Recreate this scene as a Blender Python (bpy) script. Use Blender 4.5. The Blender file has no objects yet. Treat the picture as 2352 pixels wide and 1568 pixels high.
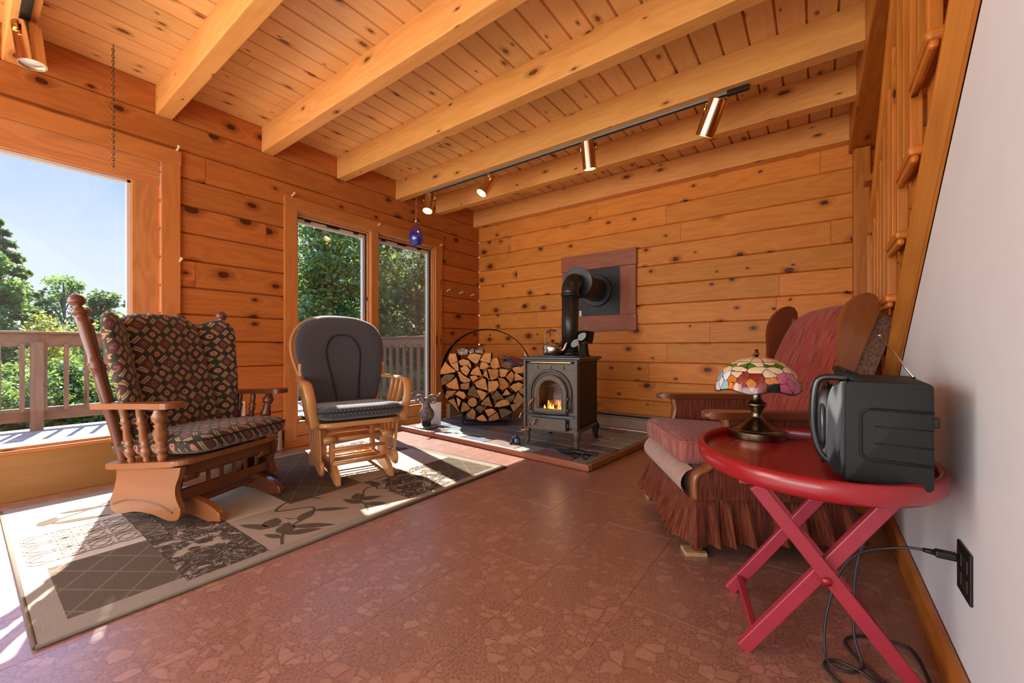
import bpy, bmesh, math, random
from mathutils import Matrix, Vector, Euler
R = random.Random(7)
scene = bpy.context.scene
COL = scene.collection
PI = math.pi
def rad(a): return math.radians(a)

# ------------------------------------------------------------------ materials
def C(h, a=1.0):
    h = h.lstrip('#')
    out = []
    for i in (0, 2, 4):
        c = int(h[i:i+2], 16) / 255.0
        out.append(c / 12.92 if c <= .04045 else ((c + .055) / 1.055) ** 2.4)
    return (*out, a)

class NT:
    def __init__(s, name):
        s.mat = bpy.data.materials.new(name); s.mat.use_nodes = True
        s.t = s.mat.node_tree; s.t.nodes.clear()
        s.out = s.n('ShaderNodeOutputMaterial')
    def n(s, typ, **k):
        nd = s.t.nodes.new(typ)
        for a, v in k.items():
            setattr(nd, a, v)
        return nd
    def l(s, a, b): s.t.links.new(a, b)
    def setin(s, sock, v):
        if isinstance(v, bpy.types.NodeSocket): s.l(v, sock)
        elif v is not None: sock.default_value = v
    def math(s, op, a, b=None, c=None, clamp=False):
        nd = s.n('ShaderNodeMath', operation=op); nd.use_clamp = clamp
        s.setin(nd.inputs[0], a)
        if b is not None: s.setin(nd.inputs[1], b)
        if c is not None: s.setin(nd.inputs[2], c)
        return nd.outputs[0]
    def sstep(s, x, lo, hi, a=0.0, b=1.0):
        nd = s.n('ShaderNodeMapRange', interpolation_type='SMOOTHSTEP')
        s.setin(nd.inputs[0], x); s.setin(nd.inputs[1], lo); s.setin(nd.inputs[2], hi)
        s.setin(nd.inputs[3], a); s.setin(nd.inputs[4], b)
        return nd.outputs[0]
    def mix(s, f, a, b, mode='MIX'):
        nd = s.n('ShaderNodeMix', data_type='RGBA', blend_type=mode)
        s.setin(nd.inputs[0], f); s.setin(nd.inputs[6], a); s.setin(nd.inputs[7], b)
        return nd.outputs[2]
    def noise(s, v, scale, detail=3, rough=.55, dist=0, dims='3D', w=None):
        nd = s.n('ShaderNodeTexNoise', noise_dimensions=dims)
        if v is not None: s.l(v, nd.inputs['Vector'])
        nd.inputs['Scale'].default_value = scale; nd.inputs['Detail'].default_value = detail
        nd.inputs['Roughness'].default_value = rough; nd.inputs['Distortion'].default_value = dist
        return nd
    def uv(s): return s.n('ShaderNodeUVMap', uv_map='UVMap').outputs[0]
    def obj(s): return s.n('ShaderNodeTexCoord').outputs['Object']
    def rnd(s): return s.n('ShaderNodeAttribute', attribute_name='rnd').outputs['Fac']
    def scale(s, v, sc, off=None):
        nd = s.n('ShaderNodeMapping'); s.l(v, nd.inputs[0])
        nd.inputs['Scale'].default_value = sc
        if off: nd.inputs['Location'].default_value = off
        return nd.outputs[0]
    def bsdf(s, col=None, rough=.5, metal=0, spec=.5, coat=0, bump=None, bstr=.3, bdist=.002, **k):
        b = s.n('ShaderNodeBsdfPrincipled')
        s.setin(b.inputs['Base Color'], col); s.setin(b.inputs['Roughness'], rough)
        s.setin(b.inputs['Metallic'], metal); s.setin(b.inputs['Specular IOR Level'], spec)
        b.inputs['Coat Weight'].default_value = coat
        b.inputs['Coat Roughness'].default_value = .12
        for a, v in k.items(): s.setin(b.inputs[a.replace('_', ' ')], v)
        if bump is not None:
            bn = s.n('ShaderNodeBump'); bn.inputs['Strength'].default_value = bstr
            bn.inputs['Distance'].default_value = bdist
            s.l(bump, bn.inputs['Height']); s.l(bn.outputs[0], b.inputs['Normal'])
        s.l(b.outputs[0], s.out.inputs[0])
        return b

def simple(name, col, rough=.5, metal=0, coat=0, spec=.5, var=0, vscale=20, bump=0, bscale=200, **k):
    t = NT(name); c = C(col)
    co = t.obj()
    if var:
        nz = t.noise(co, vscale, 4)
        f = t.sstep(nz.outputs[0], .3, .7)
        c2 = tuple(min(1, x * (1 + var)) for x in c[:3]) + (1,)
        c1 = tuple(x * (1 - var) for x in c[:3]) + (1,)
        c = t.mix(f, c1, c2)
    b = t.noise(co, bscale, 2).outputs[0] if bump else None
    t.bsdf(c, rough, metal, spec, coat, bump=b, bstr=bump, **k)
    return t.mat

def wood(name, light, dark, knotcol='#4a1c0c', knots=.0, ksx=.42, ksy=.19, rough=.38, coat=.0, grain=1.0, tone=.25, ring=1.0, bump=.08, krad=.10, spec=.5):
    t = NT(name); uv = t.uv(); rn = t.rnd()
    L, D = C(light), C(dark)
    big = t.noise(t.scale(uv, (1.1, 7, 1)), 1.0, 2, .5, .4).outputs[0]
    if knots:
        vo = t.n('ShaderNodeTexVoronoi', voronoi_dimensions='2D', feature='F1')
        t.l(t.scale(uv, (1 / ksx, 1 / ksy, 1)), vo.inputs['Vector']); vo.inputs['Scale'].default_value = 1
        vo.inputs['Randomness'].default_value = 1
        d = vo.outputs['Distance']
        wob = t.noise(t.scale(uv, (30, 30, 1)), 1, 2).outputs[0]
        d = t.math('ADD', d, t.math('MULTIPLY', t.math('SUBTRACT', wob, .5), .07))
        sep = t.n('ShaderNodeSeparateColor'); t.l(vo.outputs['Color'], sep.inputs[0])
        has = t.math('LESS_THAN', sep.outputs[0], knots)
        rr = t.math('MULTIPLY_ADD', t.math('POWER', sep.outputs[1], 1.6), krad, krad * .35)
        kd = t.math('DIVIDE', d, rr)
        core = t.math('MULTIPLY', t.sstep(kd, 1.0, .72), has)
        halo = t.math('MULTIPLY', t.sstep(kd, 2.6, .9), has)
        big = t.math('ADD', big, t.math('MULTIPLY', t.math('MULTIPLY', t.sstep(kd, 4.0, .8), has), .16))
    rings = t.math('PINGPONG', t.math('MULTIPLY', big, 13.0 * ring), 1.0)
    rings = t.sstep(rings, .1, .95)
    fine = t.noise(t.scale(uv, (2.5, 130, 1)), 1, 3, .6).outputs[0]
    f = t.math('ADD', t.math('MULTIPLY', rings, .42 * grain), t.math('MULTIPLY', t.sstep(fine, .35, .75), .38 * grain))
    col = t.mix(t.math('MINIMUM', f, 1.0), L, D)
    # tone of the whole board
    hsv = t.n('ShaderNodeHueSaturation')
    t.l(t.math('MULTIPLY_ADD', rn, tone * 1.1, 1 - tone * .6), hsv.inputs['Value'])
    t.l(t.math('MULTIPLY_ADD', rn, -.006, .503), hsv.inputs['Hue'])
    t.l(col, hsv.inputs['Color']); col = hsv.outputs[0]
    if knots:
        kc = C(knotcol)
        col = t.mix(t.math('MULTIPLY', halo, .6), col, tuple(a_ * .35 + b_ * .45 for a_, b_ in zip(kc[:3], D[:3])) + (1,))
        inner = t.math('PINGPONG', t.math('MULTIPLY', kd, 3.0), 1.0)
        col = t.mix(t.math('MULTIPLY', core, .92), col, t.mix(t.math('MULTIPLY', inner, .5), kc, tuple(a_ * .5 + b_ * .22 for a_, b_ in zip(kc[:3], D[:3])) + (1,)))
    t.bsdf(col, rough, 0, spec, coat, bump=fine, bstr=bump, bdist=.002)
    return t.mat

# ------------------------------------------------------------------ mesh builder
class MB:
    def __init__(s):
        s.bm = bmesh.new(); s.uvl = s.bm.loops.layers.uv.new('UVMap')
        s.rl = s.bm.faces.layers.float.new('rnd'); s.mi = 0; s.newoff()
    def newoff(s):
        s.off = (R.uniform(0, 40), R.uniform(0, 40)); s.r = R.random(); return s
    def mat(s, i): s.mi = i; return s
    def face(s, vs, uvs, smooth=False):
        try: f = s.bm.faces.new(vs)
        except ValueError: return None
        f.material_index = s.mi; f[s.rl] = s.r; f.smooth = smooth
        for lp, q in zip(f.loops, uvs): lp[s.uvl].uv = (q[0] + s.off[0], q[1] + s.off[1])
        return f
    def quad(s, pts, uvs=None, smooth=False):
        vs = [s.bm.verts.new(p) for p in pts]
        if uvs is None:
            a = (Vector(pts[1]) - Vector(pts[0])).length; b = (Vector(pts[-1]) - Vector(pts[0])).length
            uvs = [(0, 0), (a, 0), (a, b), (0, b)][:len(pts)]
            while len(uvs) < len(pts): uvs.append((0, 0))
        return s.face(vs, uvs, smooth)
    def box(s, c, d, m=None, bev=0.0, along=None, taper=None):
        """box centre c, size d; grain runs along the longest side"""
        s.newoff()
        h = [x / 2 for x in d]
        ax = along if along is not None else max(range(3), key=lambda i: d[i])
        M_ = m if m is not None else Matrix.Identity(4)
        co = {}
        for ix in (-1, 1):
            for iy in (-1, 1):
                for iz in (-1, 1):
                    k = 1.0
                    if taper and iz > 0: k = taper
                    p = Vector((c[0] + ix * h[0] * k, c[1] + iy * h[1] * k, c[2] + iz * h[2]))
                    co[ix, iy, iz] = (s.bm.verts.new(M_ @ p), p)
        fs = []
        quads = [((-1,-1,-1),(-1,-1,1),(-1,1,1),(-1,1,-1)), ((1,-1,-1),(1,1,-1),(1,1,1),(1,-1,1)),
                 ((-1,-1,-1),(1,-1,-1),(1,-1,1),(-1,-1,1)), ((-1,1,-1),(-1,1,1),(1,1,1),(1,1,-1)),
                 ((-1,-1,-1),(-1,1,-1),(1,1,-1),(1,-1,-1)), ((-1,-1,1),(1,-1,1),(1,1,1),(-1,1,1))]
        for qi, q in enumerate(quads):
            na = qi // 2
            oth = [i for i in range(3) if i != na]
            if ax in oth: ua = ax; va = [i for i in oth if i != ax][0]
            else: ua, va = oth
            shift = .13 * qi
            fs.append(s.face([co[k][0] for k in q], [(co[k][1][ua], co[k][1][va] + shift) for k in q]))
        if bev > 0:
            ed = list({e for f in fs if f for e in f.edges})
            bmesh.ops.bevel(s.bm, geom=ed, offset=min(bev, min(d) * .45), segments=2, profile=.5, affect='EDGES', clamp_overlap=True)
        return s
    def bar(s, a, b, w, t, bev=0.0, up=(0, 0, 1)):
        """rectangular bar from a to b; w across, t along 'up'"""
        a, b = Vector(a), Vector(b); x = (b - a); L = x.length; x.normalize()
        u = Vector(up)
        y = u.cross(x)
        if y.length < 1e-4: y = Vector((0, 1, 0)).cross(x)
        y.normalize(); z = x.cross(y)
        m = Matrix((x, y, z)).transposed().to_4x4(); m.translation = (a + b) / 2
        return s.box((0, 0, 0), (L, w, t), m, bev, along=0)
    def tube(s, pts, r, n=12, closed=False, caps=True, sq=None, twist=None):
        s.newoff()
        P = [Vector(p) for p in pts]; N = len(P)
        rs = r if isinstance(r, (list, tuple)) else [r] * N
        T = []
        for i in range(N):
            if closed: t_ = P[(i + 1) % N] - P[i - 1]
            else: t_ = P[min(i + 1, N - 1)] - P[max(i - 1, 0)]
            if t_.length < 1e-9: t_ = Vector((0, 0, 1))
            T.append(t_.normalized())
        ref = Vector((0, 0, 1)) if abs(T[0].z) < .9 else Vector((1, 0, 0))
        if twist: ref = Vector(twist)
        u = (ref - T[0] * ref.dot(T[0])).normalized()
        rings = []; ln = 0; lens = []
        for i in range(N):
            if i:
                ln += (P[i] - P[i - 1]).length
                u = (u - T[i] * u.dot(T[i]))
                u = u.normalized() if u.length > 1e-6 else T[i].orthogonal().normalized()
            v = T[i].cross(u)
            lens.append(ln)
            ring = []
            for k in range(n):
                a = 2 * PI * k / n
                ca, sa = math.cos(a), math.sin(a)
                if sq:
                    e = sq[2] if len(sq) > 2 else 4
                    den = (abs(ca) ** e + abs(sa) ** e) ** (1 / e); ca, sa = ca / den, sa / den
                    ring.append(s.bm.verts.new(P[i] + (u * ca * sq[0] + v * sa * sq[1]) * rs[i]))
                else:
                    ring.append(s.bm.verts.new(P[i] + (u * ca + v * sa) * rs[i]))
            rings.append(ring)
        rm = sum(rs) / N
        M_ = N if closed else N - 1
        tot = ln + (P[0] - P[-1]).length
        for i in range(M_):
            j = (i + 1) % N
            l0 = lens[i]; l1 = lens[j] if j else tot
            for k in range(n):
                k2 = (k + 1) % n
                c0, c1 = 2 * PI * rm * k / n, 2 * PI * rm * (k + 1) / n
                s.face([rings[i][k], rings[i][k2], rings[j][k2], rings[j][k]], [(l0, c0), (l0, c1), (l1, c1), (l1, c0)], True)
        if caps and not closed:
            s.face(list(reversed(rings[0])), [(.01 * k, 0) for k in range(n)]); s.face(rings[-1], [(.01 * k, 0) for k in range(n)])
        return s
    def lathe(s, prof, n=24, m=None, uvs=1.0):
        """profile [(r,z)...] about z"""
        s.newoff()
        M_ = m if m is not None else Matrix.Identity(4)
        rings = []; ln = 0; prev = None; lens = []
        for (r, z) in prof:
            if prev: ln += math.hypot(r - prev[0], z - prev[1])
            prev = (r, z); lens.append(ln)
            if r < 1e-6: rings.append([s.bm.verts.new(M_ @ Vector((0, 0, z)))])
            else: rings.append([s.bm.verts.new(M_ @ Vector((r * math.cos(2*PI*k/n), r * math.sin(2*PI*k/n), z))) for k in range(n)])
        for i in range(len(rings) - 1):
            a, b = rings[i], rings[i + 1]; rm = max(prof[i][0], prof[i + 1][0])
            for k in range(n):
                k2 = (k + 1) % n
                c0, c1 = 2*PI*rm*k/n, 2*PI*rm*(k+1)/n
                if len(a) == 1 and len(b) == 1: continue
                if len(a) == 1: s.face([a[0], b[k2], b[k]], [(lens[i], c0), (lens[i+1], c1), (lens[i+1], c0)], True)
                elif len(b) == 1: s.face([a[k], a[k2], b[0]], [(lens[i], c0), (lens[i], c1), (lens[i+1], c0)], True)
                else: s.face([a[k], a[k2], b[k2], b[k]], [(lens[i], c0), (lens[i], c1), (lens[i+1], c1), (lens[i+1], c0)], True)
        return s
    def prism(s, poly, t, m=None, bev=0.0, cap2=None, taper=1.0, side=None):
        """2D polygon in local xy, thickness t along local z (0..t)"""
        s.newoff()
        M_ = m if m is not None else Matrix.Identity(4)
        cx = sum(p[0] for p in poly) / len(poly); cy = sum(p[1] for p in poly) / len(poly)
        a = [s.bm.verts.new(M_ @ Vector((p[0], p[1], 0))) for p in poly]
        b = [s.bm.verts.new(M_ @ Vector((cx + (p[0]-cx)*taper, cy + (p[1]-cy)*taper, t))) for p in poly]
        n = len(poly); fs = []
        xs = [p[0] for p in poly]; ys = [p[1] for p in poly]
        sw = (max(ys) - min(ys)) > (max(xs) - min(xs))
        U = (lambda p: (p[1], p[0])) if sw else (lambda p: (p[0], p[1]))
        fs.append(s.face(list(reversed(a)), [U(p) for p in reversed(poly)]))
        fs.append(s.face(b, [U(p) for p in poly]))
        mi = s.mi
        if side is not None: s.mi = side
        l = 0
        for i in range(n):
            j = (i + 1) % n
            dl = math.hypot(poly[j][0]-poly[i][0], poly[j][1]-poly[i][1])
            fs.append(s.face([a[i], a[j], b[j], b[i]], [(l, 0), (l + dl, 0), (l + dl, t), (l, t)])); l += dl
        s.mi = mi
        if bev > 0:
            ed = set(fs[0].edges) | set(fs[1].edges)
            bmesh.ops.bevel(s.bm, geom=list(ed), offset=bev, segments=2, profile=.5, affect='EDGES', clamp_overlap=True)
        return s
    def plate(s, outer, inner, t, m=None):
        """plate with a hole: outer and inner outlines with as many points"""
        s.newoff()
        M_ = m if m is not None else Matrix.Identity(4)
        n = len(outer)
        V = lambda p, z: s.bm.verts.new(M_ @ Vector((p[0], p[1], z)))
        o0 = [V(p, 0) for p in outer]; o1 = [V(p, t) for p in outer]; i0 = [V(p, 0) for p in inner]; i1 = [V(p, t) for p in inner]
        for k in range(n):
            j = (k + 1) % n
            q = [outer[k], outer[j], inner[j], inner[k]]
            s.face([o1[k], o1[j], i1[j], i1[k]], q); s.face([o0[j], o0[k], i0[k], i0[j]], q)
            s.face([o0[k], o0[j], o1[j], o1[k]], q); s.face([i0[j], i0[k], i1[k], i1[j]], q)
        return s
    def pillow(s, outline, thick, n=4.0, rings=7, xf=None, flat=.0):
        """soft cushion from a closed 2D outline, z from -thick/2 to thick/2"""
        s.newoff()
        xf = xf or (lambda p: p)
        N = len(outline)
        cx = sum(p[0] for p in outline) / N; cy = sum(p[1] for p in outline) / N
        prof = []
        for i in range(-rings, rings + 1):
            a = PI / 2 * i / rings
            sgn = 1 if a >= 0 else -1
            prof.append((abs(math.cos(a)) ** (2 / n), sgn * abs(math.sin(a)) ** (2 / (n * .55)) * thick / 2))
        for q in (.75, .5, .25): pass
        prof[0] = (0.0, -thick / 2); prof[-1] = (0.0, thick / 2)
        full = [prof[0]] + [(prof[1][0] * q, -thick/2) for q in (.33, .66)] + prof[1:-1] + [(prof[-2][0] * q, thick/2) for q in (.66, .33)] + [prof[-1]]
        rg = []
        for (sc, z) in full:
            if sc < 1e-6: rg.append([s.bm.verts.new(Vector(xf((cx, cy, z))))])
            else: rg.append([s.bm.verts.new(Vector(xf((cx + (p[0]-cx)*sc, cy + (p[1]-cy)*sc, z)))) for p in outline])
        for i in range(len(rg) - 1):
            a, b = rg[i], rg[i+1]; sa, sb = full[i], full[i+1]
            uvp = lambda p, q: (cx + (p[0]-cx)*q[0] , cy + (p[1]-cy)*q[0] + q[1] * .7)
            for k in range(N):
                j = (k + 1) % N
                if len(a) == 1: s.face([a[0], b[j], b[k]], [(cx, cy + sa[1]*.7), uvp(outline[j], sb), uvp(outline[k], sb)], True)
                elif len(b) == 1: s.face([a[k], a[j], b[0]], [uvp(outline[k], sa), uvp(outline[j], sa), (cx, cy + sb[1]*.7)], True)
                else: s.face([a[k], a[j], b[j], b[k]], [uvp(outline[k], sa), uvp(outline[j], sa), uvp(outline[j], sb), uvp(outline[k], sb)], True)
        return s
    def grid(s, fn, nu, nv, smooth=True, uvf=None, closeu=False, matf=None):
        s.newoff()
        V = [[s.bm.verts.new(Vector(fn(i / nu, j / nv))) for j in range(nv + 1)] for i in range(nu if closeu else nu + 1)]
        uvf = uvf or (lambda a, b: (a, b))
        for i in range(nu):
            i2 = (i + 1) % nu if closeu else i + 1
            for j in range(nv):
                if matf: s.mi = matf((i + .5) / nu, (j + .5) / nv)
                s.face([V[i][j], V[i2][j], V[i2][j+1], V[i][j+1]], [uvf(i/nu, j/nv), uvf((i+1)/nu, j/nv), uvf((i+1)/nu, (j+1)/nv), uvf(i/nu, (j+1)/nv)], smooth)
        return s
    def build(s, name, mats, parent=None, loc=None, rz=None, smooth=None, fixn=True):
        if fixn: bmesh.ops.recalc_face_normals(s.bm, faces=s.bm.faces)
        me = bpy.data.meshes.new(name); s.bm.to_mesh(me); s.bm.free()
        for m in (mats if isinstance(mats, (list, tuple)) else [mats]): me.materials.append(m)
        if smooth is not None:
            me.polygons.foreach_set('use_smooth', [True] * len(me.polygons))
            try: me.set_sharp_from_angle(angle=rad(smooth))
            except Exception: pass
        o = bpy.data.objects.new(name, me); COL.objects.link(o)
        if parent: o.parent = parent
        if loc: o.location = loc
        if rz: o.rotation_euler = (0, 0, rz)
        return o

def tag(o, label=None, cat=None, group=None, kind=None):
    if label: o['label'] = label
    if cat: o['category'] = cat
    if group: o['group'] = group
    if kind: o['kind'] = kind
    return o
def thing(name, label, cat, loc=(0, 0, 0), rz=0, group=None):
    o = bpy.data.objects.new(name, None); COL.objects.link(o); o.location = loc; o.rotation_euler = (0, 0, rz)
    o.empty_display_size = .05
    return tag(o, label, cat, group)
def struct(o): o['kind'] = 'structure'; return o
def T(x=0, y=0, z=0, rx=0, ry=0, rz=0):
    return Matrix.Translation((x, y, z)) @ Euler((rx, ry, rz)).to_matrix().to_4x4()
def frame(x, y, z, o=(0, 0, 0)):
    m = Matrix((Vector(x), Vector(y), Vector(z))).transposed().to_4x4(); m.translation = Vector(o); return m
def arc(cx, cy, r, a0, a1, n, ry=None):
    ry = ry or r
    return [(cx + r * math.cos(rad(a0 + (a1 - a0) * i / n)), cy + ry * math.sin(rad(a0 + (a1 - a0) * i / n))) for i in range(n + 1)]
def rrect(x0, y0, x1, y1, r, n=5):
    return arc(x1-r, y0+r, r, -90, 0, n) + arc(x1-r, y1-r, r, 0, 90, n) + arc(x0+r, y1-r, r, 90, 180, n) + arc(x0+r, y0+r, r, 180, 270, n)
def spline(pts, n=8, closed=False):
    """Catmull-Rom through points of any dimension"""
    P = [tuple(p) for p in pts]; N = len(P); out = []
    rng = N if closed else N - 1
    for i in range(rng):
        if closed: p0, p1, p2, p3 = P[i-1], P[i], P[(i+1) % N], P[(i+2) % N]
        else: p0, p1, p2, p3 = P[max(i-1, 0)], P[i], P[i+1], P[min(i+2, N-1)]
        for k in range(n):
            t = k / n
            out.append(tuple(.5 * (2*b + (c-a)*t + (2*a-5*b+4*c-d)*t*t + (-a+3*b-3*c+d)*t**3) for a, b, c, d in zip(p0, p1, p2, p3)))
    if not closed: out.append(P[-1])
    return out

# ------------------------------------------------------------------ palette
W_LEFT = wood('pine_wall_left', '#bf7236', '#9f5423', '#40180a', .58, .31, .195, .42, 0, .75, .20, krad=.12, spec=.2)  # boards darker than the back wall: backlit wall's shade put into the colour
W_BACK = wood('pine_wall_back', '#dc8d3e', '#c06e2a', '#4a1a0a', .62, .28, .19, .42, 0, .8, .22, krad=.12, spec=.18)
W_CEIL = wood('pine_ceiling', '#e8b674', '#d49a50', '#6a3010', .5, .26, .13, .36, 0, .6, .18, krad=.10)
W_BEAM = wood('pine_beam', '#e2a259', '#cc883d', '#5a260e', .42, .38, .16, .5, 0, .75, .12, krad=.075, spec=.3)
W_TRIM = wood('pine_trim', '#c67c3c', '#a86228', '#4a1a0a', .22, .6, .13, .4, 0, .8, .15)
W_SASH = wood('fir_sash', '#c8854a', '#a5632f', '#4a1a0a', 0, .6, .13, .4, 0, .9, .12)
W_PANEL = wood('varnished_plywood', '#a4763e', '#8f6330', '#4a1a0a', 0, rough=.35, grain=.7, ring=.5, tone=.1)
W_STAIR = wood('pine_stair', '#c2762c', '#9a561a', '#4a1a0a', .25, .5, .15, .4, .0, .9, .18, spec=.3)
W_THIM = wood('stained_frame_wood', '#9c5a3c', '#7e4128', '#4a1a0a', 0, rough=.5, grain=.8, tone=.15)
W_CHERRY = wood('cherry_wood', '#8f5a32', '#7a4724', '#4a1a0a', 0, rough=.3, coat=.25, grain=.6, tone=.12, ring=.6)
W_CHERRY_SHADE = wood('shaded_cherry_wood', '#693a20', '#502a14', '#3a140a', 0, rough=.3, coat=.25, grain=.6, tone=.12, ring=.6)  # darker copy of the cherry: shade on far side and underframe in its colour
W_MAPLE = wood('honey_maple', '#c28c54', '#aa723c', '#4a1a0a', 0, rough=.32, coat=.2, grain=.5, tone=.1, ring=.6)
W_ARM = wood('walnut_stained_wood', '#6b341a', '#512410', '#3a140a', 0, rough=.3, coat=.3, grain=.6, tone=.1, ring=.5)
W_ARML = wood('pale_arm_wood', '#854e2a', '#6b3b1c', '#3a140a', 0, rough=.35, coat=.2, grain=.6, tone=.1, ring=.5)  # paler copy of the arm wood, for front posts and one wing
W_DECK = wood('weathered_deck', '#988c82', '#776c64', '#5a4a40', .1, .5, .14, .7, 0, .9, .2)
W_RAIL = wood('weathered_rail', '#7a604a', '#584434', '#3d2a20', .25, .5, .1, .7, 0, .9, .25)
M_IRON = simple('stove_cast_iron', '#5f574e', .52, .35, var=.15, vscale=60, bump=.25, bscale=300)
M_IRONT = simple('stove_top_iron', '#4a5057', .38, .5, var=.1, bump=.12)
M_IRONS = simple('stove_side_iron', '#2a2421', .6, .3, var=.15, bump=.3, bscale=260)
M_BLACK = simple('black_steel', '#24221f', .45, .5, var=.1)
M_PIPE = simple('blued_pipe', '#3b3c3a', .34, .65, var=.3, vscale=9, bump=.05)
M_PLATE = simple('black_plate', '#2f3230', .5, .3, var=.12)
M_CHROME = simple('stainless', '#c9c4bd', .16, 1.0)
M_BRASS = simple('polished_brass', '#d8b48c', .2, 1.0, var=.1, vscale=5)
M_GOLD = simple('gold_brass', '#c9964a', .22, 1.0)
M_COPPER = simple('copper', '#cf9a7c', .3, 1.0)
M_PEWTER = simple('antique_brass', '#7d6e58', .27, 1.0, var=.15, vscale=14)
M_GREYI = simple('grey_cast_metal', '#77706a', .5, .6, var=.25, vscale=30, bump=.3)
M_PLAST = simple('black_plastic', '#17191a', .6, 0, spec=.3, bump=.25, bscale=900)
M_PLASTG = simple('gloss_black_plastic', '#1d2022', .22, 0, coat=.3)
M_GRILLE = simple('speaker_grille', '#55575a', .5, .5, var=.3, vscale=400)
M_WHITE = simple('white_paint', '#e0e6ec', .55, var=.02, vscale=3, bump=.04, bscale=120)
M_PAPER = simple('white_paper', '#e6e2da', .8)
M_HEAT = simple('beige_enamel', '#a08a72', .45, .1, var=.05)
M_ALU = simple('grey_aluminium', '#dcd8d0', .45, .5)
M_DARK = simple('dark_gap', '#141210', .8)
M_RED = simple('red_lacquer', '#92121d', .32, 0, coat=.35, var=.06, vscale=6)
M_REDL = simple('red_painted_leg', '#9c2c3c', .42, 0, coat=.15, var=.05)
M_RAWW = simple('bare_wood', '#a98a63', .6, var=.2, vscale=40)
M_PEG = simple('pale_wood_peg', '#e2c39a', .5)
M_BLUEC = simple('navy_glaze', '#1c2740', .18, 0, coat=.6)
M_MITTB = simple('blue_cloth', '#2a4f96', .8, bump=.4)
M_MITTR = simple('maroon_cloth', '#7a2f2c', .85, bump=.4)
M_CORD = simple('black_cord', '#2a2b2b', .45)
M_BULB = NT('lamp_glow'); e_ = M_BULB.n('ShaderNodeEmission'); e_.inputs[0].default_value = C('#ffe2b0'); e_.inputs[1].default_value = 14; M_BULB.l(e_.outputs[0], M_BULB.out.inputs[0]); M_BULB = M_BULB.mat
M_LENS = simple('ribbed_lens', '#d8cdb8', .15, .6)
# ------------------------------------------------------------------ room
XL, YB, XR = -3.6, 4.12, .285
ZC = 2.635
def boards(mb, fn, u0, u1, edges, holes=(), g=(.0075, .018), seg=(1.4, 3.4), joints=None, jg=.0012):
    """courses of boards on a surface fn(u, v, depth); holes are (u0,u1,v0,v1)"""
    gw, gd = g
    for ci in range(len(edges) - 1):
        v0, v1 = edges[ci], edges[ci + 1]
        js = [u0]
        if joints: js += [j for j in joints(ci) if u0 < j < u1]
        else:
            x = u0 + R.uniform(.3, seg[1])
            while x < u1 - .3: js.append(x); x += R.uniform(*seg)
        js.append(u1)
        for a, b in zip(js, js[1:]):
            rects = [(a, b, v0, v1)]
            for h in holes:
                nr = []
                for r in rects:
                    if h[1] <= r[0] or h[0] >= r[1] or h[3] <= r[2] or h[2] >= r[3]: nr.append(r); continue
                    if h[0] > r[0]: nr.append((r[0], h[0], r[2], r[3]))
                    if h[1] < r[1]: nr.append((h[1], r[1], r[2], r[3]))
                    x0, x1 = max(r[0], h[0]), min(r[1], h[1])
                    if h[2] > r[2]: nr.append((x0, x1, r[2], h[2]))
                    if h[3] < r[3]: nr.append((x0, x1, h[3], r[3]))
                rects = nr
            mb.newoff(); ou = R.uniform(0, 40); ov = R.uniform(0, 40); mb.off = (ou, ov)
            for (p0, p1, q0, q1) in rects:
                if p1 - p0 < 1e-4 or q1 - q0 < 1e-4: continue
                lo = gw if abs(q0 - v0) < 1e-6 else 0; hi = gw if abs(q1 - v1) < 1e-6 else 0
                le = jg if (abs(p0 - a) < 1e-6 and a > u0) else 0; ri = jg if (abs(p1 - b) < 1e-6 and b < u1) else 0
                A = [(p0+le, q0+lo, 0), (p1-ri, q0+lo, 0), (p1-ri, q1-hi, 0), (p0+le, q1-hi, 0)]
                B = [(p0, q0, gd if lo or le else 0), (p1, q0, gd if lo or ri else 0), (p1, q1, gd if hi or ri else 0), (p0, q1, gd if hi or le else 0)]
                P = lambda t: mb.bm.verts.new(Vector(fn(*t)))
                va = [P(t) for t in A]; vb = [P(t) for t in B]; U = lambda t: (t[0], t[1])
                mb.face(va, [U(t) for t in A])
                for k in range(4):
                    j = (k + 1) % 4
                    if (lo, ri, hi, le)[k]: mb.face([vb[k], vb[j], va[j], va[k]], [U(B[k]), U(B[j]), U(A[j]), U(A[k])])

course = [-.003, .126, .319, .512, .705, .898, 1.091, 1.284, 1.477, 1.67, 1.863, 2.056, 2.249, 2.442, 2.66]
# extra centre beads make the narrower courses seen in places
def split(c, which):
    out = []
    for a, b in zip(c, c[1:]):
        out.append(a)
        if round(a, 3) in which: out.append((a + b) / 2 - .004)
    return out + [c[-1]]
WIN1 = (-1.12, .82, -.01, 2.12)
WIN2 = (1.73, 3.33, .2, 2.03)
m = MB()
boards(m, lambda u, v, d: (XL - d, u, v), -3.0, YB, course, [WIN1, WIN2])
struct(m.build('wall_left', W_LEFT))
m = MB()
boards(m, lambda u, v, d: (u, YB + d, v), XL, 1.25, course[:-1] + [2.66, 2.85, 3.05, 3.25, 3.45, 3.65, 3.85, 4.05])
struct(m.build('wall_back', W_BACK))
m = MB()
boards(m, lambda u, v, d: (1.25 + d, u, v), -3.0, YB, course[:-1] + [2.66, 2.85, 3.05, 3.25, 3.45, 3.65, 3.85, 4.05])
struct(m.build('wall_stairwell', W_BACK))
# white plastered wall under the stairs, its top follows the stringer
LZ = lambda y: .447 + .8 * (2.72 - y)
m = MB()
m.prism([(-3.0, 0), (2.72, 0), (2.72, .447), (-.92, LZ(-.92)), (-3.0, LZ(-.92))], .09, frame((0, 1, 0), (0, 0, 1), (1, 0, 0), (XR, 0, 0)))
struct(m.build('wall_right', M_WHITE))
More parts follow.
